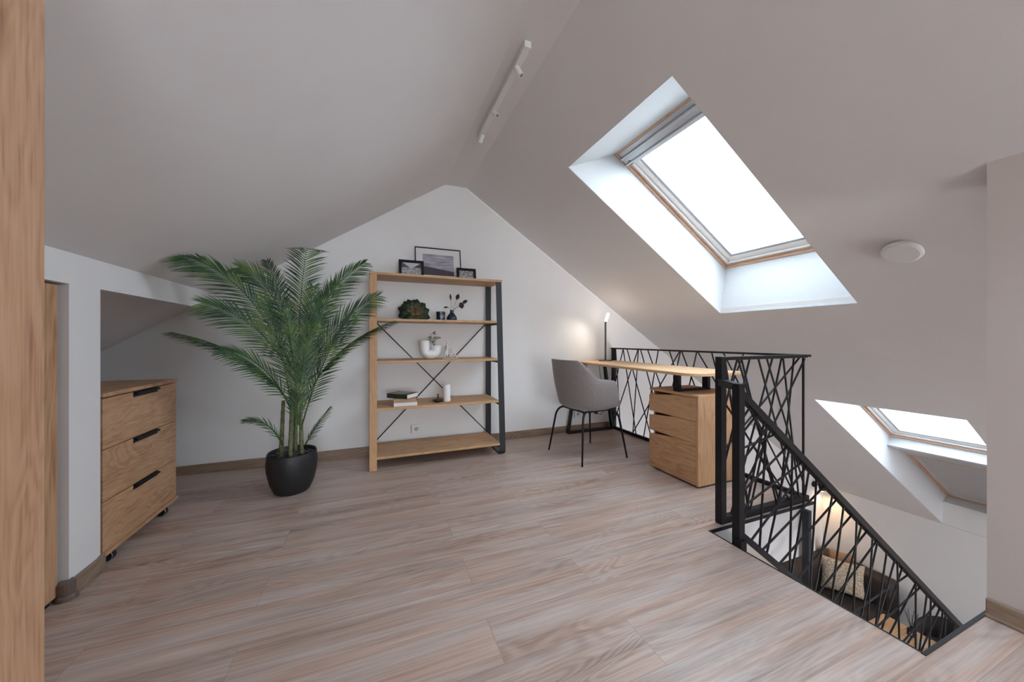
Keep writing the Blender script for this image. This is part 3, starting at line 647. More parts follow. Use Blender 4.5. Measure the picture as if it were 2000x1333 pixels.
tb = book(0.240, 3.065, z + 0.0285, 0.145, 0.175, 0.032, PI / 2 - 0.02, plain('tan_cover', (0.42, 0.24, 0.15), 0.55), 'tan brown book in the middle of the stack')
bt = book(0.228, 3.08, z + 0.061, 0.155, 0.20, 0.036, 0.85, plain('green_cover', (0.025, 0.035, 0.022), 0.45), 'dark green hardback lying askew on top of the stack')
bxo('cover_picture', (-0.07, 0.075, -0.06, 0.07, 0.036, 0.0366), plain('cover_picture', (0.30, 0.27, 0.22), 0.5, noise=0.4, scale=40), bt)
t = thing('incense_dish', (0.525, 3.09, z), 'dark bronze pierced dish with a knob beside the white candle', 'dish')
BRZ = plain('dark_bronze', (0.06, 0.04, 0.03), 0.4, 0.6)
b = BM(); lathe(b, [(0, 0), (0.03, 0), (0.048, 0.014), (0.050, 0.020), (0.046, 0.020), (0.028, 0.010), (0, 0.010)], 24); link('bowl', b, BRZ, t, smooth=True)
b = BM(); lathe(b, [(0.0, 0.010), (0.020, 0.011), (0.012, 0.024), (0.007, 0.034), (0.010, 0.044), (0.004, 0.050), (0.009, 0.060), (0.004, 0.070), (0, 0.072)], 16); link('knob', b, BRZ, t, smooth=True)
t = thing('pillar_candle', (0.603, 3.10, z), 'tall white pillar candle on the lower board', 'candle')
b = BM(); lathe(b, [(0, 0), (0.033, 0), (0.034, 0.003), (0.034, 0.142), (0.031, 0.147), (0.022, 0.144), (0, 0.141)], 32); link('wax', b, plain('white_wax', (0.82, 0.79, 0.77), 0.5), t, smooth=False)
b = BM(); tube(b, [(0, 0, 0.140), (0.001, 0, 0.151)], 0.0013, 6); link('wick', b, RUB, t)

# ---- wall sockets
def socket(x, y, z, n, label, plugs=()):
    t = thing('wall_socket', (x, y, z), label, 'socket')
    bxo('plate', (-0.018, 0.076 * n, -0.009, 0.0, -0.043, 0.043), WPL, t, 0.003)
    b = BM(); box(b, -0.012, -0.006, -0.0102, -0.0085, -0.036, 0.036); link('seam', b, plain('seam', (0.25, 0.24, 0.23), 0.7), t)
    for k in range(n):
        b = BM(); c = 0.036 + 0.076 * k
        prof = [(0.021, 0.0102), (0.021, 0.0085), (0.019, 0.0088)]
        tube(b, [(c, -0.0088, 0), (c, -0.0104, 0)], 0.020, 24); o = link('socket_well', b, plain('well', (0.42, 0.41, 0.40), 0.5), t)
        b = BM(); tube(b, [(c - 0.009, -0.0103, 0), (c - 0.009, -0.0108, 0)], 0.0025, 8); tube(b, [(c + 0.009, -0.0103, 0), (c + 0.009, -0.0108, 0)], 0.0025, 8); link('contact', b, RUB, o)
    return t
socket(0.335, YB, 0.188, 1, 'white single wall socket low on the wall behind the shelf')
t = socket(2.10, YB, 0.19, 4, 'white multiple wall socket low on the wall under the desk')
for cx, mt, nm in ((2.10 + 0.112, WPL, 'white'), (2.10 + 0.264, RUB, 'black')):
    p = thing('power_plug', (cx, YB - 0.011, 0.19), '%s plug with thin cable in the sockets under the desk' % nm, 'plug')
    b = BM(); tube(b, [(0, 0, 0), (0, -0.03, 0)], 0.017, 16); link('plug_body', b, mt, p, bevel=0.003)
    b = BM(); tube(b, [bez((0, -0.028, 0), (-0.07 if nm == 'white' else 0.07, -0.07, -0.06), (-0.045 if nm == 'white' else 0.05, -0.06, 0.10), k / 12) for k in range(13)] + [(-0.045 if nm == 'white' else 0.05, -0.05, 0.30), (0.02, -0.04, 0.57)], 0.003, 6)
    link('cable', b, DARKM, p)

# ---- desk along the rail, with its drawer cabinet
t = thing('desk', (2.045, 1.768, 0), 'long light oak desk with rounded corners along the black railing', 'desk')
b = BM(); Wd, Ld = 0.508, 1.597; pts = []
for cx, cy, a0, r_ in ((Wd - 0.06, 0.06, -90, 0.06), (Wd - 0.04, Ld - 0.04, 0, 0.04), (0.04, Ld - 0.04, 90, 0.04), (0.13, 0.13, 180, 0.13)):
    for k in range(9): a = R(a0 + k * 90 / 8); pts.append((cx + r_ * math.cos(a), cy + r_ * math.sin(a), 0.768))
prism(b, pts, (0, 0, 0.022)); link('desktop', b, DESKW, t, bevel=0.003)
# far sled leg
b = BM()
for a, c in (((0.03, 0.0), (-0.09, 0.0)), ): pass
yq = 1.545
beam(b, (0.05, yq, 0.765), (-0.075, yq, 0.02), 0.045, 0.022, (0, 1, 0)); beam(b, (0.40, yq, 0.765), (0.50, yq, 0.02), 0.045, 0.022, (0, 1, 0))
box(b, -0.085, 0.51, yq - 0.0225, yq + 0.0225, 0.0, 0.022); box(b, 0.04, 0.41, yq - 0.0225, yq + 0.0225, 0.746, 0.768)
link('sled_leg', b, BLACK, t, bevel=0.002)
b = BM()
for x_ in (0.055, 0.355): box(b, x_, x_ + 0.03, 0.185, 0.235, 0.655, 0.757)
box(b, 0.055, 0.385, 0.185, 0.235, 0.6405, 0.655); box(b, 0.055, 0.385, 0.185, 0.235, 0.757, 0.768)
link('bracket', b, BLACK, t, bevel=0.002)
t = thing('drawer_cabinet', (2.072, 1.76, 0), 'oak three drawer cabinet standing under the near end of the desk', 'cabinet')
bxo('body', (0.22, 0.43, 0.017, 0.440, 0.012, 0.622), CABZ, t)
bxo('side_panel', (0.045, 0.43, 0.440, 0.454, 0.012, 0.622), CABZ, t)
bxo('side_panel', (0.0, 0.43, 0.0, 0.0165, 0.012, 0.622), CABZ, t, 0.001)
bxo('top', (0.004, 0.43, 0.0, 0.458, 0.622, 0.640), CABY, t, 0.001)
bxo('plinth', (0.03, 0.41, 0.02, 0.44, 0.0, 0.012), RUB, t)
for z0, z1, cut in ((0.014, 0.3035, 1), (0.3045, 0.454, 1), (0.457, 0.618, 1)):
    # drawer front whose upper edge is chamfered into a finger grip that fades out towards the near side
    b = BM(); y0, y1, ym = 0.018, 0.458, 0.19; g = 0.031
    for x_ in (0.0, 0.02): pass
    poly = [(y0, z0), (y1, z0), (y1, z1 - g), (ym, z1), (y0, z1)]
    prism(b, [(0.0, y, zz) for y, zz in poly], (0.020, 0, 0))
    link('drawer', b, CABY, t, bevel=0.0015)

# ---- desk lamp
t = thing('desk_lamp', (2.375, 3.20, 0.790), 'slim bronze desk lamp with glowing head on the far end of desk', 'lamp')
b = BM(); lathe(b, [(0, 0), (0.075, 0), (0.075, 0.008), (0.073, 0.010), (0, 0.010)], 32); link('base', b, DARKM, t)
bxo('pole', (-0.008, 0.008, -0.008, 0.008, 0.010, 0.445), DARKM, t, 0.002)
b = BM(); beam(b, (0.002, -0.004, 0.435), (0.022, -0.022, 0.525), 0.028, 0.016, (0.5, -0.5, 0)); link('lamp_head', b, emis('lamp_glow', (1.0, 0.95, 0.88), 12), t, bevel=0.004)
ld = bpy.data.lights.new('desk_lamp_light', 'SPOT'); ld.energy = 2.2 * 2.6; ld.color = (1.0, 0.92, 0.80); ld.shadow_soft_size = 0.04; ld.spot_size = R(112); ld.spot_blend = 0.85
lo = bpy.data.objects.new('desk_lamp_light', ld); COL.objects.link(lo); lo.parent = t; lo.location = (-0.04, -0.08, 0.50); lo.rotation_euler = Vector((-0.85, 0.32, -1.05)).to_track_quat('-Z', 'Y').to_euler()
ld = bpy.data.lights.new('desk_lamp_up', 'POINT'); ld.energy = 2.2 * 0.3; ld.color = (1.0, 0.84, 0.64); ld.shadow_soft_size = 0.04
lo = bpy.data.objects.new('desk_lamp_up', ld); COL.objects.link(lo); lo.parent = t; lo.location = (-0.06, -0.14, 0.46)

# ---- grey shell chair
t = thing('desk_chair', (1.783, 2.677, 0), 'grey fabric tub chair with thin black metal legs at the desk', 'chair', rz=R(5.3))
def sm(a, b_, x): x = max(0, min(1, (x - a) / (b_ - a))); return x * x * (3 - 2 * x)
def rimH(a):
    h = 0.852
    h += (0.700 - 0.852) * sm(34, 78, a); h += -0.018 * sm(78, 104, a); h += (0.470 - 0.682) * sm(100, 134, a); return h
b = BM(); NA, NR = 72, 12; rows = []
def shell_pt(phi, z_, inset=0.0):
    k = max(0, min(1, (z_ - 0.43) / 0.42)); a = abs(math.degrees(phi))
    ax = 0.215 + 0.085 * k ** 0.8 if a < 90 else 0.215 + 0.10 * sm(90, 150, a) * (1 - 0.3 * k) + 0.03 * k
    by = 0.225 + 0.065 * min(1, k * 1.9) ** 0.7
    c, s = math.cos(phi), math.sin(phi); e = 2 / 2.5
    return Vector((-(abs(c) ** e) * math.copysign(1, c) * (ax - inset), (abs(s) ** e) * math.copysign(1, s) * (by - inset), z_))
for j in range(NR + 1):
    row = []
    for i in range(NA):
        phi = -PI + 2 * PI * i / NA; H = rimH(abs(math.degrees(phi)))
        row.append(b.verts.new(shell_pt(phi, 0.455 + (H - 0.455) * j / NR)))
    rows.append(row)
low = []
for f, zz in ((0.93, 0.436), (0.80, 0.424), (0.5, 0.418)):
    row = []
    for i in range(NA):
        p = shell_pt(-PI + 2 * PI * i / NA, 0.455); row.append(b.verts.new((p.x * f, p.y * f, zz)))
    low.append(row)
allr = low[::-1] + rows
for r0, r1_ in zip(allr, allr[1:]):
    for i in range(NA): b.faces.new((r0[i], r0[(i + 1) % NA], r1_[(i + 1) % NA], r1_[i]))
b.faces.new(allr[0])
FAB, nt, fb = new_mat('grey_woven_fabric'); fb.inputs['Roughness'].default_value = 0.9; fb.inputs['Sheen Weight'].default_value = 0.3
tc = N(nt, 'ShaderNodeTexCoord'); mp = N(nt, 'ShaderNodeMapping'); mp.inputs['Scale'].default_value = (130, 130, 420); L(nt, tc.outputs['Object'], mp.inputs['Vector'])
nn_ = N(nt, 'ShaderNodeTexNoise'); nn_.inputs['Scale'].default_value = 1.2; nn_.inputs['Detail'].default_value = 4; L(nt, mp.outputs[0], nn_.inputs['Vector'])
rr = ramp(nt, [(0.3, (0.15, 0.125, 0.12)), (0.5, (0.24, 0.205, 0.20)), (0.7, (0.34, 0.30, 0.295))]); L(nt, nn_.outputs['Fac'], rr.inputs['Fac']); L(nt, rr.outputs['Color'], fb.inputs['Base Color'])
bump(nt, fb, nn_.outputs['Fac'], 0.3, 0.002)
sh = link('shell', b, FAB, t, smooth=True); so = sh.modifiers.new('thick', 'SOLIDIFY'); so.thickness = 0.022; so.offset = -1
sh.modifiers.new('bev', 'BEVEL').width = 0.006; sh.modifiers['bev'].limit_method = 'ANGLE'
b = BM(); rows = []
for f, zz in ((0.0, 0.492), (0.5, 0.492), (0.85, 0.486), (0.97, 0.472), (1.0, 0.452)):
    rows.append([b.verts.new((0.0, 0, zz))] if f == 0 else [b.verts.new((lambda p: (p.x * f, p.y * f, zz))(shell_pt(-PI + 2 * PI * i / 48, 0.455, 0.026))) for i in range(48)])
for i in range(48): b.faces.new((rows[0][0], rows[1][(i + 1) % 48], rows[1][i]))
for r0, r1_ in zip(rows[1:], rows[2:]):
    for i in range(48): b.faces.new((r0[i], r0[(i + 1) % 48], r1_[(i + 1) % 48], r1_[i]))
b.faces.new(rows[-1]); link('seat_cushion', b, FAB, t, smooth=True)
b = BM(); q = 0.150
for a, c in (((-q, -q), (q, -q)), ((q, -q), (q, q)), ((q, q), (-q, q)), ((-q, q), (-q, -q))): tube(b, [(*a, 0.412), (*c, 0.412)], 0.0085, 8)
box(b, -0.06, 0.06, -0.06, 0.06, 0.405, 0.419)
link('under_frame', b, BLACK, t)
for sx in (-1, 1):
    for sy in (-1, 1):
        b = BM(); p0, p1, p2 = Vector((sx * q * 0.8, sy * q, 0.412)), Vector((sx * 0.182, sy * 0.182, 0.416)), Vector((sx * 0.198, sy * 0.198, 0.34))
        tube(b, [bez(p0, p1, p2, k / 6) for k in range(7)] + [(sx * 0.243, sy * 0.245, 0.004)], [0.0095] * 7 + [0.0075], 10)
        lg = link('leg', b, BLACK, t, smooth=True)
        b = BM(); tube(b, [(sx * 0.2434, sy * 0.2454, 0.0), (sx * 0.2425, sy * 0.2445, 0.008)], 0.0095, 10); link('foot_cap', b, RUB, lg)

RODS_C = [(1.841, 0.919, 2.038, 0.028), (1.943, 0.915, 1.814, 0.57), (1.978, 0.918, 2.291, 0.027), (2.049, 0.918, 1.815, 0.255), (2.124, 0.916, 2.476, 0.027), (2.198, 0.919, 2.566, 0.084), (2.253, 0.918, 1.89, 0.03), (2.338, 0.917, 2.053, 0.029), (2.352, 0.917, 2.508, 0.026), (2.458, 0.918, 2.321, 0.028), (2.518, 0.916, 1.814, 0.389), (2.567, 0.904, 1.89, 0.027), (1.835, 0.919, 2.044, 0.027), (1.95, 0.916, 2.316, 0.029), (1.812, 0.703, 2.414, 0.028)]
RODS_B = [(3.285, 0.918, 3.204, 0.03), (3.158, 0.916, 3.321, 0.452), (3.155, 0.916, 2.952, 0.027), (3.091, 0.918, 2.724, 0.027), (2.924, 0.918, 3.321, 0.062), (2.917, 0.917, 3.0, 0.029), (2.881, 0.915, 2.533, 0.029), (2.781, 0.917, 2.332, 0.028), (2.642, 0.918, 2.839, 0.028), (2.501, 0.915, 2.137, 0.027), (2.389, 0.915, 3.0, 0.029), (2.376, 0.918, 2.62, 0.027), (2.362, 0.918, 1.945, 0.027), (2.206, 0.916, 2.433, 0.029), (2.191, 0.916, 1.573, 0.03), (2.061, 0.917, 1.803, 0.03), (1.957, 0.917, 1.467, 0.027), (1.798, 0.917, 2.137, 0.027)]
RODS_S = [(2.101, 0.458, 1.713, 0.251), (2.232, 0.354, 1.713, 0.176), (2.265, 0.327, 1.785, -0.006), (2.28, 0.315, 2.116, -0.267), (2.345, 0.263, 2.283, -0.398), (2.437, 0.191, 1.868, -0.074), (2.504, 0.14, 2.318, -0.426), (2.559, 0.094, 2.003, -0.179), (2.614, 0.051, 2.474, -0.549), (2.715, -0.026, 2.154, -0.3), (2.008, 0.53, 1.712, 0.476), (2.128, 0.436, 2.103, -0.26), (2.107, 0.452, 1.911, -0.106), (1.915, 0.604, 1.858, -0.066), (1.901, 0.616, 1.717, 0.044), (1.94, 0.582, 1.714, 0.404), (1.801, 0.696, 1.712, 0.614), (1.852, 0.652, 1.713, 0.544), (1.743, 0.737, 1.873, 0.540), (2.749, -0.054, 2.704, -0.733), (2.81, -0.104, 2.54, -0.603), (2.881, -0.156, 2.329, -0.438), (2.927, -0.195, 2.856, -0.851), (2.989, -0.242, 2.756, -0.773), (2.99, -0.242, 2.451, -0.531), (3.098, -0.328, 2.924, -0.906), (3.393, -0.561, 2.594, -0.646), (3.199, -0.41, 2.906, -0.892), (3.221, -0.426, 3.257, -1.169), (3.296, -0.484, 2.957, -0.929), (3.463, -0.615, 3.463, -1.331), (3.554, -0.687, 2.828, -0.83), (3.485, -0.633, 3.013, -0.977), (3.626, -0.745, 3.456, -1.325), (3.68, -0.786, 3.633, -1.465), (3.781, -0.866, 3.106, -1.05), (3.828, -0.903, 3.383, -1.268), (3.86, -0.931, 3.713, -1.525), (3.9, -0.96, 3.83, -1.62), (4.052, -1.081, 3.886, -1.661), (3.766, -0.857, 3.174, -1.1)]

# ================================================================== RAILINGS AND STAIR
t = thing('railing', (2.58, 1.39, 0), 'long black metal railing of criss-cross rods behind the desk', 'railing', 'black stairwell railings')
yy0, yy1 = 0.0, YB - 1.39 - 0.03
b = BM(); box(b, -0.02, 0.02, yy0 - 0.02, yy1, 0.917, 0.932); link('top_rail', b, BLACK, t, bevel=0.002)
b = BM(); box(b, -0.012, 0.012, yy0 + 0.015, yy1, 0.0, 0.028); link('bottom_rail', b, BLACK, t)
bxo('post', (-0.02, 0.02, yy1 - 0.055, yy1 - 0.015, 0, 0.917), BLACK, t)
for y1, z1, y2, z2 in RODS_B:
    b = BM(); tube(b, [(0, y1 - 1.39, z1), (0, y2 - 1.39, z2)], 0.0055, 8); link('rod', b, BLACK, t)
t = thing('railing', (1.81, 1.39, 0), 'short black metal railing of criss-cross rods across the stair head', 'railing', 'black stairwell railings')
bxo('newel_post', (-0.02, 0.02, -0.02, 0.02, 0, 0.932), BLACK, t, 0.002)
bxo('top_rail', (0.02, 0.755, -0.02, 0.02, 0.912, 0.932), BLACK, t, 0.002)
bxo('bottom_rail', (0.02, 0.77, -0.02, 0.02, 0.0, 0.035), BLACK, t, 0.002)
bxo('post', (0.738, 0.748, -0.005, 0.005, 0.035, 0.912), BLACK, t)
for x1, z1, x2, z2 in RODS_C:
    b = BM(); tube(b, [(x1 - 1.81, 0.0, z1), (x2 - 1.81, 0.0, z2)], 0.0055, 8); link('rod', b, BLACK, t)
YS = 1.21
def hz(x): return 0.766 - 0.788 * (x - 1.731) - 0.024
def sz(x): return 0.062 - 0.788 * (x - 1.725) - 0.03
t = thing('stair_railing', (1.70, YS, 0), 'sloping black metal stair railing of criss-cross rods going down', 'railing', 'black stairwell railings')
bxo('newel_post', (-0.02, 0.02, -0.02, 0.02, -0.31, 0.808), BLACK, t, 0.002)
bxo('floor_clamp', (-0.028, 0.012, -0.034, 0.0, -0.20, 0.036), BLACK, t)
XE = 5.45
b = BM(); beam(b, (0.0, 0, hz(1.70)), (XE - 1.70, 0, hz(XE)), 0.036, 0.036); link('hand_rail', b, BLACK, t, bevel=0.002)
b = BM(); beam(b, (0.0, 0, sz(1.70)), (XE - 1.70, 0, sz(XE)), 0.02, 0.045); link('bottom_rail', b, BLACK, t)
bxo('newel_post', (XE - 1.70 - 0.02, XE - 1.70 + 0.02, -0.02, 0.02, ZF, hz(XE) + 0.02), BLACK, t)
b = BM(); beam(b, (0.0, 0.0, 0.790), (0.10, 0.17, 0.790), 0.036, 0.036, (0.17, -0.10, 0)); link('link_bar', b, BLACK, t)
for x1, z1, x2, z2 in RODS_S:
    b = BM(); tube(b, [(x1 - 1.70, 0, z1), (x2 - 1.70, 0, z2)], 0.0055, 8); link('rod', b, BLACK, t)
t = thing('support_post', (2.455, 1.318, 0), 'dark square support post beside the white edge of the stairwell', 'post')
bxo('post_body', (-0.014, 0.014, -0.018, 0.018, ZF, -0.012), GRAPH, t)
# staircase, closed at the side below the railing
t = thing('staircase', (1.70, 0.62, 0), 'steep staircase descending beneath the sloping black railing', 'staircase')
nst = 15; rise = 3.05 / nst; run = rise / 0.788
BEIGE = plain('beige_string', (0.60, 0.50, 0.43), 0.8)
for k in range(nst - 1):
    bxo('tread', (k * run, k * run + run + 0.02, 0.0, 0.555, -(k + 1) * rise - 0.035, -(k + 1) * rise), SKIRT, t, 0.003)
b = BM(); e = (nst - 1) * run
prism(b, [(0.0, 0.558, sz(1.70) - 0.02), (e - 0.2, 0.558, sz(1.70) - 0.02 - (e - 0.2) * 0.788), (e - 0.2, 0.558, ZF), (e - 0.55, 0.558, ZF), (0.0, 0.558, -0.60)], (0, 0.02, 0)); link('string', b, BEIGE, t)

# ================================================================== POTTED PALM
t = thing('potted_palm', (-0.516, 2.764, 0), 'tall feathery artificial palm in a matt black rounded pot', 'plant')
O_ = Vector((-0.516, 2.764, 0))
b = BM(); lathe(b, [(0, 0), (0.095, 0), (0.108, 0.012), (0.132, 0.07), (0.149, 0.15), (0.152, 0.20), (0.146, 0.262), (0.142, 0.27), (0.136, 0.262), (0.138, 0.235), (0.0, 0.235)], 48)
link('pot', b, plain('matt_black_pot', (0.012, 0.012, 0.013), 0.5, noise=0.1, scale=60), t, smooth=True)
b = BM()
for k in range(260):
    a = random.uniform(0, 2 * PI); r_ = 0.132 * math.sqrt(random.random()); c = Vector((r_ * math.cos(a), r_ * math.sin(a), 0.240 + random.uniform(0, 0.008)))
    bmesh.ops.create_icosphere(b, subdivisions=1, radius=random.uniform(0.005, 0.010), matrix=Matrix.Translation(c) @ Matrix.Diagonal((1, random.uniform(.6, 1), .6, 1)))
g = link('pebbles', b, plain('grey_pebbles', (0.13, 0.12, 0.12), 0.7, noise=0.8, scale=45), t); g['kind'] = 'stuff'
BARK = plain('green_brown_cane', (0.115, 0.125, 0.055), 0.65, noise=0.55, scale=38, bmp=0.3)
tr = [((-0.060, -0.03, 0.236), (-0.045, -0.035, 0.62)), ((0.0, -0.07, 0.236), (0.01, -0.05, 0.70)), ((0.062, -0.04, 0.236), (0.055, -0.04, 0.66)), ((0.012, 0.03, 0.236), (0.02, 0.02, 0.86))]
for p, q in tr:
    b = BM(); n_ = 14; tube(b, [Vector(p).lerp(Vector(q), k / n_) for k in range(n_ + 1)], [0.0135 - 0.004 * k / n_ + (0.0015 if k % 2 else 0) for k in range(n_ + 1)], 10); link('trunk', b, BARK, t, smooth=True)
LEAF, nt, lb = new_mat('palm_leaf'); lb.inputs['Roughness'].default_value = 0.42
tc = N(nt, 'ShaderNodeTexCoord'); nn_ = N(nt, 'ShaderNodeTexNoise'); nn_.inputs['Scale'].default_value = 9; L(nt, tc.outputs['Object'], nn_.inputs['Vector'])
rr = ramp(nt, [(0.35, (0.014, 0.050, 0.018)), (0.52, (0.034, 0.095, 0.026)), (0.68, (0.11, 0.175, 0.042))]); L(nt, nn_.outputs['Fac'], rr.inputs['Fac']); L(nt, rr.outputs['Color'], lb.inputs['Base Color'])
# every frond: base, bend, tip, leaflet length, twist of the leaf plane, start of leaflets
FR = [
 ((-0.511,2.720,0.834), (-0.690,2.520,1.44), (-0.955,2.360,1.475), 0.20, 25, .22),
 ((-0.501,2.700,0.767), (-0.630,2.550,1.17), (-0.872,2.400,1.229), 0.19, 20, .2),
 ((-0.505,2.720,0.559), (-0.650,2.550,0.97), (-1.007,2.400,1.068), 0.14, 82, .2),
 ((-0.509,2.680,0.567), (-0.600,2.520,0.93), (-0.789,2.400,0.976), 0.15, 35, .15),
 ((-0.480,2.800,0.898), (-0.497,2.850,1.30), (-0.457,2.950,1.712), 0.22, 0, .12),
 ((-0.456,2.750,0.795), (-0.400,2.780,1.35), (-0.058,2.850,1.610), 0.20, -10, .25),
 ((-0.448,2.700,0.696), (-0.300,2.620,1.14), (0.030,2.520,1.325), 0.19, -15, .25),
 ((-0.445,2.720,0.555), (-0.300,2.600,1.00), (0.140,2.520,1.159), 0.13, -80, .3),
 ((-0.563,2.720,0.325), (-0.620,2.660,0.530), (-0.737,2.600,0.530), 0.085, 15, .15),
 ((-0.433,2.720,0.311), (-0.380,2.660,0.420), (-0.269,2.600,0.574), 0.075, -25, .15),
 ((-0.496,2.720,0.834), (-0.560,2.700,1.40), (-0.763,2.600,1.470), 0.19, 10, .25),
 ((-0.444,2.680,0.562), (-0.408,2.600,0.973), (-0.360,2.550,1.368), 0.19, 0, .18),
 ((-0.464,2.660,0.466), (-0.450,2.550,0.845), (-0.496,2.480,1.196), 0.17, 10, .15),
 ((-0.447,2.660,0.431), (-0.330,2.550,0.90), (-0.124,2.500,1.207), 0.16, -30, .2),
 ((-0.485,2.660,0.434), (-0.430,2.500,0.721), (-0.379,2.430,1.039), 0.16, 5, .15),
 ((-0.495,2.800,0.686), (-0.560,2.900,1.259), (-0.722,3.000,1.600), 0.17, 0, .35),
 ((-0.520,2.740,0.60), (-0.560,2.700,1.00), (-0.640,2.62,1.30), 0.17, 30, .2),
 ((-0.450,2.790,0.75), (-0.400,2.850,1.15), (-0.260,2.90,1.46), 0.17, -5, .2),
]
for fi, (p0, p1, p2, LL, tw, st) in enumerate(FR):
    p0, p1, p2 = [Vector(p) - O_ for p in (p0, p1, p2)]
    b = BM(); ns = 24
    tube(b, [bez(p0, p1, p2, k / ns) for k in range(ns + 1)], [0.0052 * (1 - 0.85 * k / ns) + 0.0006 for k in range(ns + 1)], 6)
    length = sum((bez(p0, p1, p2, (k + 1) / 20) - bez(p0, p1, p2, k / 20)).length for k in range(20))
    npair = max(12, int(length * (1 - st) / (0.010 if fi in (2, 7) else 0.0185))); cap = lambda x: zl(x + O_.x) - 0.012
    for i in range(npair + 1):
        u = st + (0.985 - st) * i / npair; P = bez(p0, p1, p2, u); Tn = (bez(p0, p1, p2, min(1, u + .01)) - bez(p0, p1, p2, u - .01)).normalized()
        view = Vector((0.15, -1, 0.1)); sd = Tn.cross(view).normalized(); fn = sd.cross(Tn).normalized()
        rot = Matrix.Rotation(R(tw), 3, Tn); sd = rot @ sd; fn = rot @ fn
        env = 0.95 if fi == 4 else (0.35 + 0.65 * math.sin(PI * min(1, (u - st) / (1 - st) * 0.9 + 0.13)) ** 0.6)
        for sgn in (-1, 1):
            ll = LL * env * random.uniform(0.88, 1.08); ang = R((15 if fi in (2, 7) else 42 if fi == 4 else 46 if LL > .12 else 34) - (0 if fi in (2, 4, 7) else 20 * u) + random.uniform(-4, 4))
            d = (Tn * math.cos(ang) + sd * sgn * math.sin(ang) + fn * (-0.28 + random.uniform(-.08, .08))).normalized()
            wv = d.cross(fn).normalized(); sag = Vector((0, 0, -1)) * ll * 0.16
            w0 = 0.0042 * (LL / 0.18) ** 0.5 * (1.5 if fi in (2, 7) else 1); prev = None
            for j, wf in ((0, 0.5), (1, 1.0), (2, 0.75), (3, 0.06)):
                q = j / 3; c = P + d * ll * q + sag * q * q
                c.z = min(c.z, cap(c.x), 1.705 if fi == 4 else 9)
                a_ = c + wv * w0 * wf; e_ = c - wv * w0 * wf
                cur = (b.verts.new(a_), b.verts.new(c - fn * w0 * 0.35 * wf), b.verts.new(e_))
                if prev: b.faces.new((prev[0], prev[1], cur[1], cur[0])); b.faces.new((prev[1], prev[2], cur[2], cur[1]))
                prev = cur
    for v in b.verts:
        m_ = cap(v.co.x)
        if v.co.z > m_: v.co.z = m_
    me = bpy.data.meshes.new('frond'); b.to_mesh(me); b.free(); me.materials.append(LEAF)
    o = bpy.data.objects.new('frond', me); COL.objects.link(o); o.parent = t

# ================================================================== CEILING FITTINGS
t = thing('track_light', (0.72, 1.60, RIDGE), 'white ceiling track with three small spotlights along the ridge', 'light')
bxo('track', (-0.018, 0.018, 0.0, 0.86, -0.034, 0.0), WPL, t, 0.002)
for y, d in ((0.13, (0.5, -0.3, -1)), (0.52, (0.35, -0.9, -0.9)), (0.80, (-0.2, 0.9, -0.9))):
    b = BM(); tube(b, [(0, y, -0.034), (0.0, y, -0.048)], 0.006, 8); s = link('spotlight', b, WPL, t)
    dv = Vector(d).normalized() * 0.055; c = Vector((0.0, y, -0.055))
    b = BM(); tube(b, [c - dv * 0.35, c + dv * 0.65], 0.0145, 20); h = link('spot_head', b, WPL, s)
    b = BM(); tube(b, [c + dv * 0.651, c + dv * 0.67], 0.0105, 16); link('spot_lens', b, plain('dim_lens', (0.22, 0.19, 0.16), 0.3), h)
c = Vector((2.452, 0.900, zr(2.452)))
t = thing('smoke_detector', tuple(c), 'flat round white disc detector on the right roof slope', 'smoke detector')
mx = Matrix.Identity(3); mx.col[0] = DN; mx.col[1] = Vector((0, -1, 0)); mx.col[2] = -NO
b = BM(); lathe(b, [(0, 0), (0.060, 0), (0.060, 0.012), (0.072, 0.013), (0.075, 0.020), (0.073, 0.028), (0.062, 0.034), (0, 0.035)], 40)
bmesh.ops.transform(b, matrix=mx.to_4x4(), verts=b.verts); link('cover', b, WPL, t, smooth=False, bevel=0.001)
b = BM(); lathe(b, [(0, 0.0351), (0.005, 0.0351), (0.005, 0.0362), (0, 0.0362)], 12); bmesh.ops.transform(b, matrix=mx.to_4x4() @ Matrix.Translation((0.03, 0, 0)), verts=b.verts); link('button', b, WPL, t)

# ================================================================== LOWER ROOM
BRN = plain('dark_brown_upholstery', (0.040, 0.029, 0.024), 0.8, noise=0.25, scale=25, bmp=0.1)
t = thing('corner_sofa', (XK - 0.02, YB - 0.02, ZF), 'dark brown upholstered corner sofa in the room below', 'sofa')
bxo('backrest', (-0.24, 0.0, -0.87, 0.0, 0.10, 0.77), BRN, t, 0.04)
bxo('backrest', (-2.3, -0.245, -0.24, 0.0, 0.10, 0.77), BRN, t, 0.04)
bxo('seat', (-0.95, -0.245, -0.90, -0.25, 0.10, 0.42), BRN, t, 0.05)
bxo('seat', (-2.3, -0.955, -0.90, -0.25, 0.10, 0.42), BRN, t, 0.05)
for x, y in ((-0.06, -0.06), (-2.2, -0.1), (-0.1, -0.80), (-0.85, -0.80), (-2.2, -0.82)): bxo('leg', (x - 0.03, x + 0.03, y - 0.03, y + 0.03, 0, 0.10), BLACK, t)
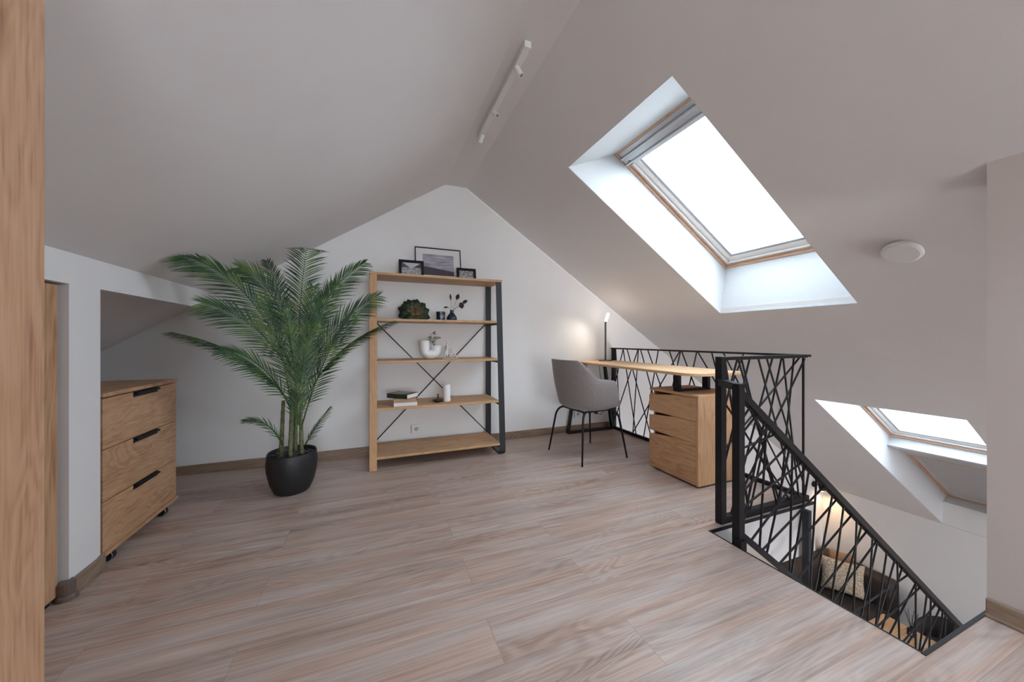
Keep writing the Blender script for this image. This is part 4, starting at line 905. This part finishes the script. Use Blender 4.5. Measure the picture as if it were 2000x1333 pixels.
# burlap cushion leaning in the corner
m, nt, cb = new_mat('burlap'); cb.inputs['Roughness'].default_value = 0.95
tc = N(nt, 'ShaderNodeTexCoord'); wv_ = N(nt, 'ShaderNodeTexNoise'); wv_.inputs['Scale'].default_value = 55; wv_.inputs['Detail'].default_value = 3; L(nt, tc.outputs['Object'], wv_.inputs['Vector'])
rr = ramp(nt, [(0.35, (0.28, 0.20, 0.13)), (0.5, (0.52, 0.42, 0.31)), (0.65, (0.72, 0.64, 0.50))]); L(nt, wv_.outputs['Fac'], rr.inputs['Fac']); L(nt, rr.outputs['Color'], cb.inputs['Base Color']); bump(nt, cb, wv_.outputs['Fac'], 0.5, 0.01)
def cushion(name, loc, rot, sx, sz_, th_, mat, label):
    b = BM(); n = 16; top = {}; bot = {}
    for i in range(n + 1):
        for j in range(n + 1):
            u, v = i / n * 2 - 1, j / n * 2 - 1; pin = 1 - 0.07 * (1 - u * u) * 0 ; x = u * sx / 2 * (1 - 0.09 * (1 - v * v) ** 1 * abs(u)); z_ = v * sz_ / 2 * (1 - 0.09 * (1 - u * u) * abs(v))
            h = th_ / 2 * ((1 - u ** 4) * (1 - v ** 4)) ** 0.55
            top[i, j] = b.verts.new((x, -h - 0.001, z_)); bot[i, j] = b.verts.new((x, h + 0.001, z_))
    for i in range(n):
        for j in range(n):
            b.faces.new((top[i, j], top[i + 1, j], top[i + 1, j + 1], top[i, j + 1])); b.faces.new((bot[i, j], bot[i, j + 1], bot[i + 1, j + 1], bot[i + 1, j]))
    for i in range(n):
        b.faces.new((top[i, 0], bot[i, 0], bot[i + 1, 0], top[i + 1, 0])); b.faces.new((top[i, n], top[i + 1, n], bot[i + 1, n], bot[i, n]))
        b.faces.new((top[0, i], top[0, i + 1], bot[0, i + 1], bot[0, i])); b.faces.new((top[n, i], bot[n, i], bot[n, i + 1], top[n, i + 1]))
    o = link(name, b, mat, smooth=True); o.location = loc; o.rotation_euler = rot; tag(o, label, 'cushion'); return o
cushion('cushion', (6.26, 2.92, ZF + 0.665), (R(-10), 0, R(-60)), 0.48, 0.45, 0.14, m, 'woven burlap cushion leaning on the dark sofa under the wall lamp')
cushion('cushion', (6.372, 2.985, ZF + 0.70), (R(-6), 0, R(-60)), 0.28, 0.53, 0.06, plain('tan_cushion', (0.35, 0.20, 0.11), 0.9), 'plain tan cushion tucked behind the burlap cushion')
# wall lamp
t = thing('wall_lamp', (6.47, YB, -1.26), 'black wall spotlight glowing warm above the sofa downstairs', 'lamp')
b = BM(); tube(b, [(0, 0, 0), (0, -0.03, 0)], 0.045, 20); link('wall_plate', b, BLACK, t)
b = BM(); tube(b, [(0, -0.03, 0), (0.03, -0.07, 0.0)], 0.010, 8); link('arm', b, BLACK, t)
b = BM(); tube(b, [(0.03, -0.08, 0.05), (0.04, -0.10, -0.075)], 0.036, 20); link('shade', b, BLACK, t)
b = BM(); tube(b, [(0.0402, -0.1004, -0.0765), (0.0404, -0.1008, -0.079)], 0.028, 16); link('bulb', b, emis('warm_bulb', (1.0, 0.75, 0.45), 30), t)
ld = bpy.data.lights.new('wall_lamp_light', 'SPOT'); ld.energy = 14; ld.color = (1.0, 0.62, 0.30); ld.spot_size = R(120); ld.spot_blend = 0.5; ld.shadow_soft_size = 0.03
lo = bpy.data.objects.new('wall_lamp_light', ld); COL.objects.link(lo); lo.parent = t; lo.location = (0.041, -0.102, -0.085); lo.rotation_euler = Vector((0.05, -0.06, -1)).to_track_quat('-Z', 'Y').to_euler()
# coffee table with diffuser
t = thing('coffee_table', (5.38, 1.86, ZF), 'warm oak side table in the room below seen through the railing', 'table')
TW = wood('table_oak', (0.42, 0.22, 0.10), (0.60, 0.35, 0.17), (0.70, 0.44, 0.24), 'X', 1.0)
bxo('tabletop', (0.0, 0.56, 0.0, 0.50, 0.60, 0.64), TW, t, 0.006)
for x in (0.04, 0.52):
    for y in (0.04, 0.46): bxo('leg', (x - 0.02, x + 0.02, y - 0.02, y + 0.02, 0, 0.60), BLACK, t)
t = thing('reed_diffuser', (5.80, 2.06, ZF + 0.641), 'black reed diffuser bottle with dark sticks on the oak table', 'diffuser')
b = BM(); lathe(b, [(0, 0), (0.035, 0), (0.038, 0.006), (0.038, 0.06), (0.030, 0.078), (0.014, 0.086), (0.014, 0.105), (0, 0.105)], 24); link('bottle', b, BLACK, t)
b = BM(); box(b, -0.018, 0.018, -0.0392, -0.038, 0.02, 0.05); bmesh.ops.rotate(b, verts=b.verts, matrix=Matrix.Rotation(R(-70), 3, 'Z')); link('bottle_label', b, WPL, t)
for k in range(7):
    a = 2 * PI * k / 7; b = BM(); tube(b, [(0.004 * math.cos(a), 0.004 * math.sin(a), 0.08), (0.055 * math.cos(a), 0.055 * math.sin(a), 0.27)], 0.0022, 6); link('reed', b, BLACK, t)
t = thing('candle_jar', (5.72, 1.95, ZF + 0.641), 'small clear glass jar beside the diffuser on the oak table', 'jar')
b = BM(); lathe(b, [(0, 0), (0.03, 0), (0.032, 0.004), (0.032, 0.06), (0.029, 0.06), (0.029, 0.006), (0, 0.006)], 20); link('jar_body', b, plain('smoky_glass', (0.5, 0.5, 0.5), 0.1), t, smooth=True)
# armchair
t = thing('armchair', (6.27, 1.90, ZF), 'charcoal round-backed armchair against the lower wall beyond the table', 'armchair')
CH = plain('charcoal_velvet', (0.06, 0.052, 0.055), 0.8)
b = BM(); rows = []
for j in range(9):
    row = []
    for k in range(25):
        a = R(-100 + 200 * k / 24); H = 0.42 + 0.25 * (0.5 + 0.5 * math.cos(a)) ** 0.7
        zz = 0.30 + (H - 0.30) * j / 8; rr_ = 0.265 + 0.03 * j / 8
        row.append(b.verts.new((rr_ * math.cos(a) - 0.02, rr_ * math.sin(a), zz)))
    rows.append(row)
for r0, r1_ in zip(rows, rows[1:]):
    for k in range(24): b.faces.new((r0[k], r0[k + 1], r1_[k + 1], r1_[k]))
bmesh.ops.solidify(b, geom=b.faces[:], thickness=-0.05); link('backrest', b, CH, t, smooth=True)
b = BM(); lathe(b, [(0, 0.28), (0.235, 0.28), (0.25, 0.30), (0.25, 0.40), (0.22, 0.42), (0, 0.425)], 32); link('seat', b, CH, t, smooth=True)
for sx, sy in ((1, 1), (1, -1), (-1, 1), (-1, -1)):
    b = BM(); tube(b, [(sx * 0.18, sy * 0.18, 0.285), (sx * 0.22, sy * 0.22, 0.0)], [0.018, 0.011], 10); link('leg', b, BLACK, t)
bpy.context.view_layer.update()
for v, r_ in zip(FIGURE[0].skin_vertices[0].data if FIGURE[0].skin_vertices else [], FIGURE[1]): v.radius = (r_, r_)
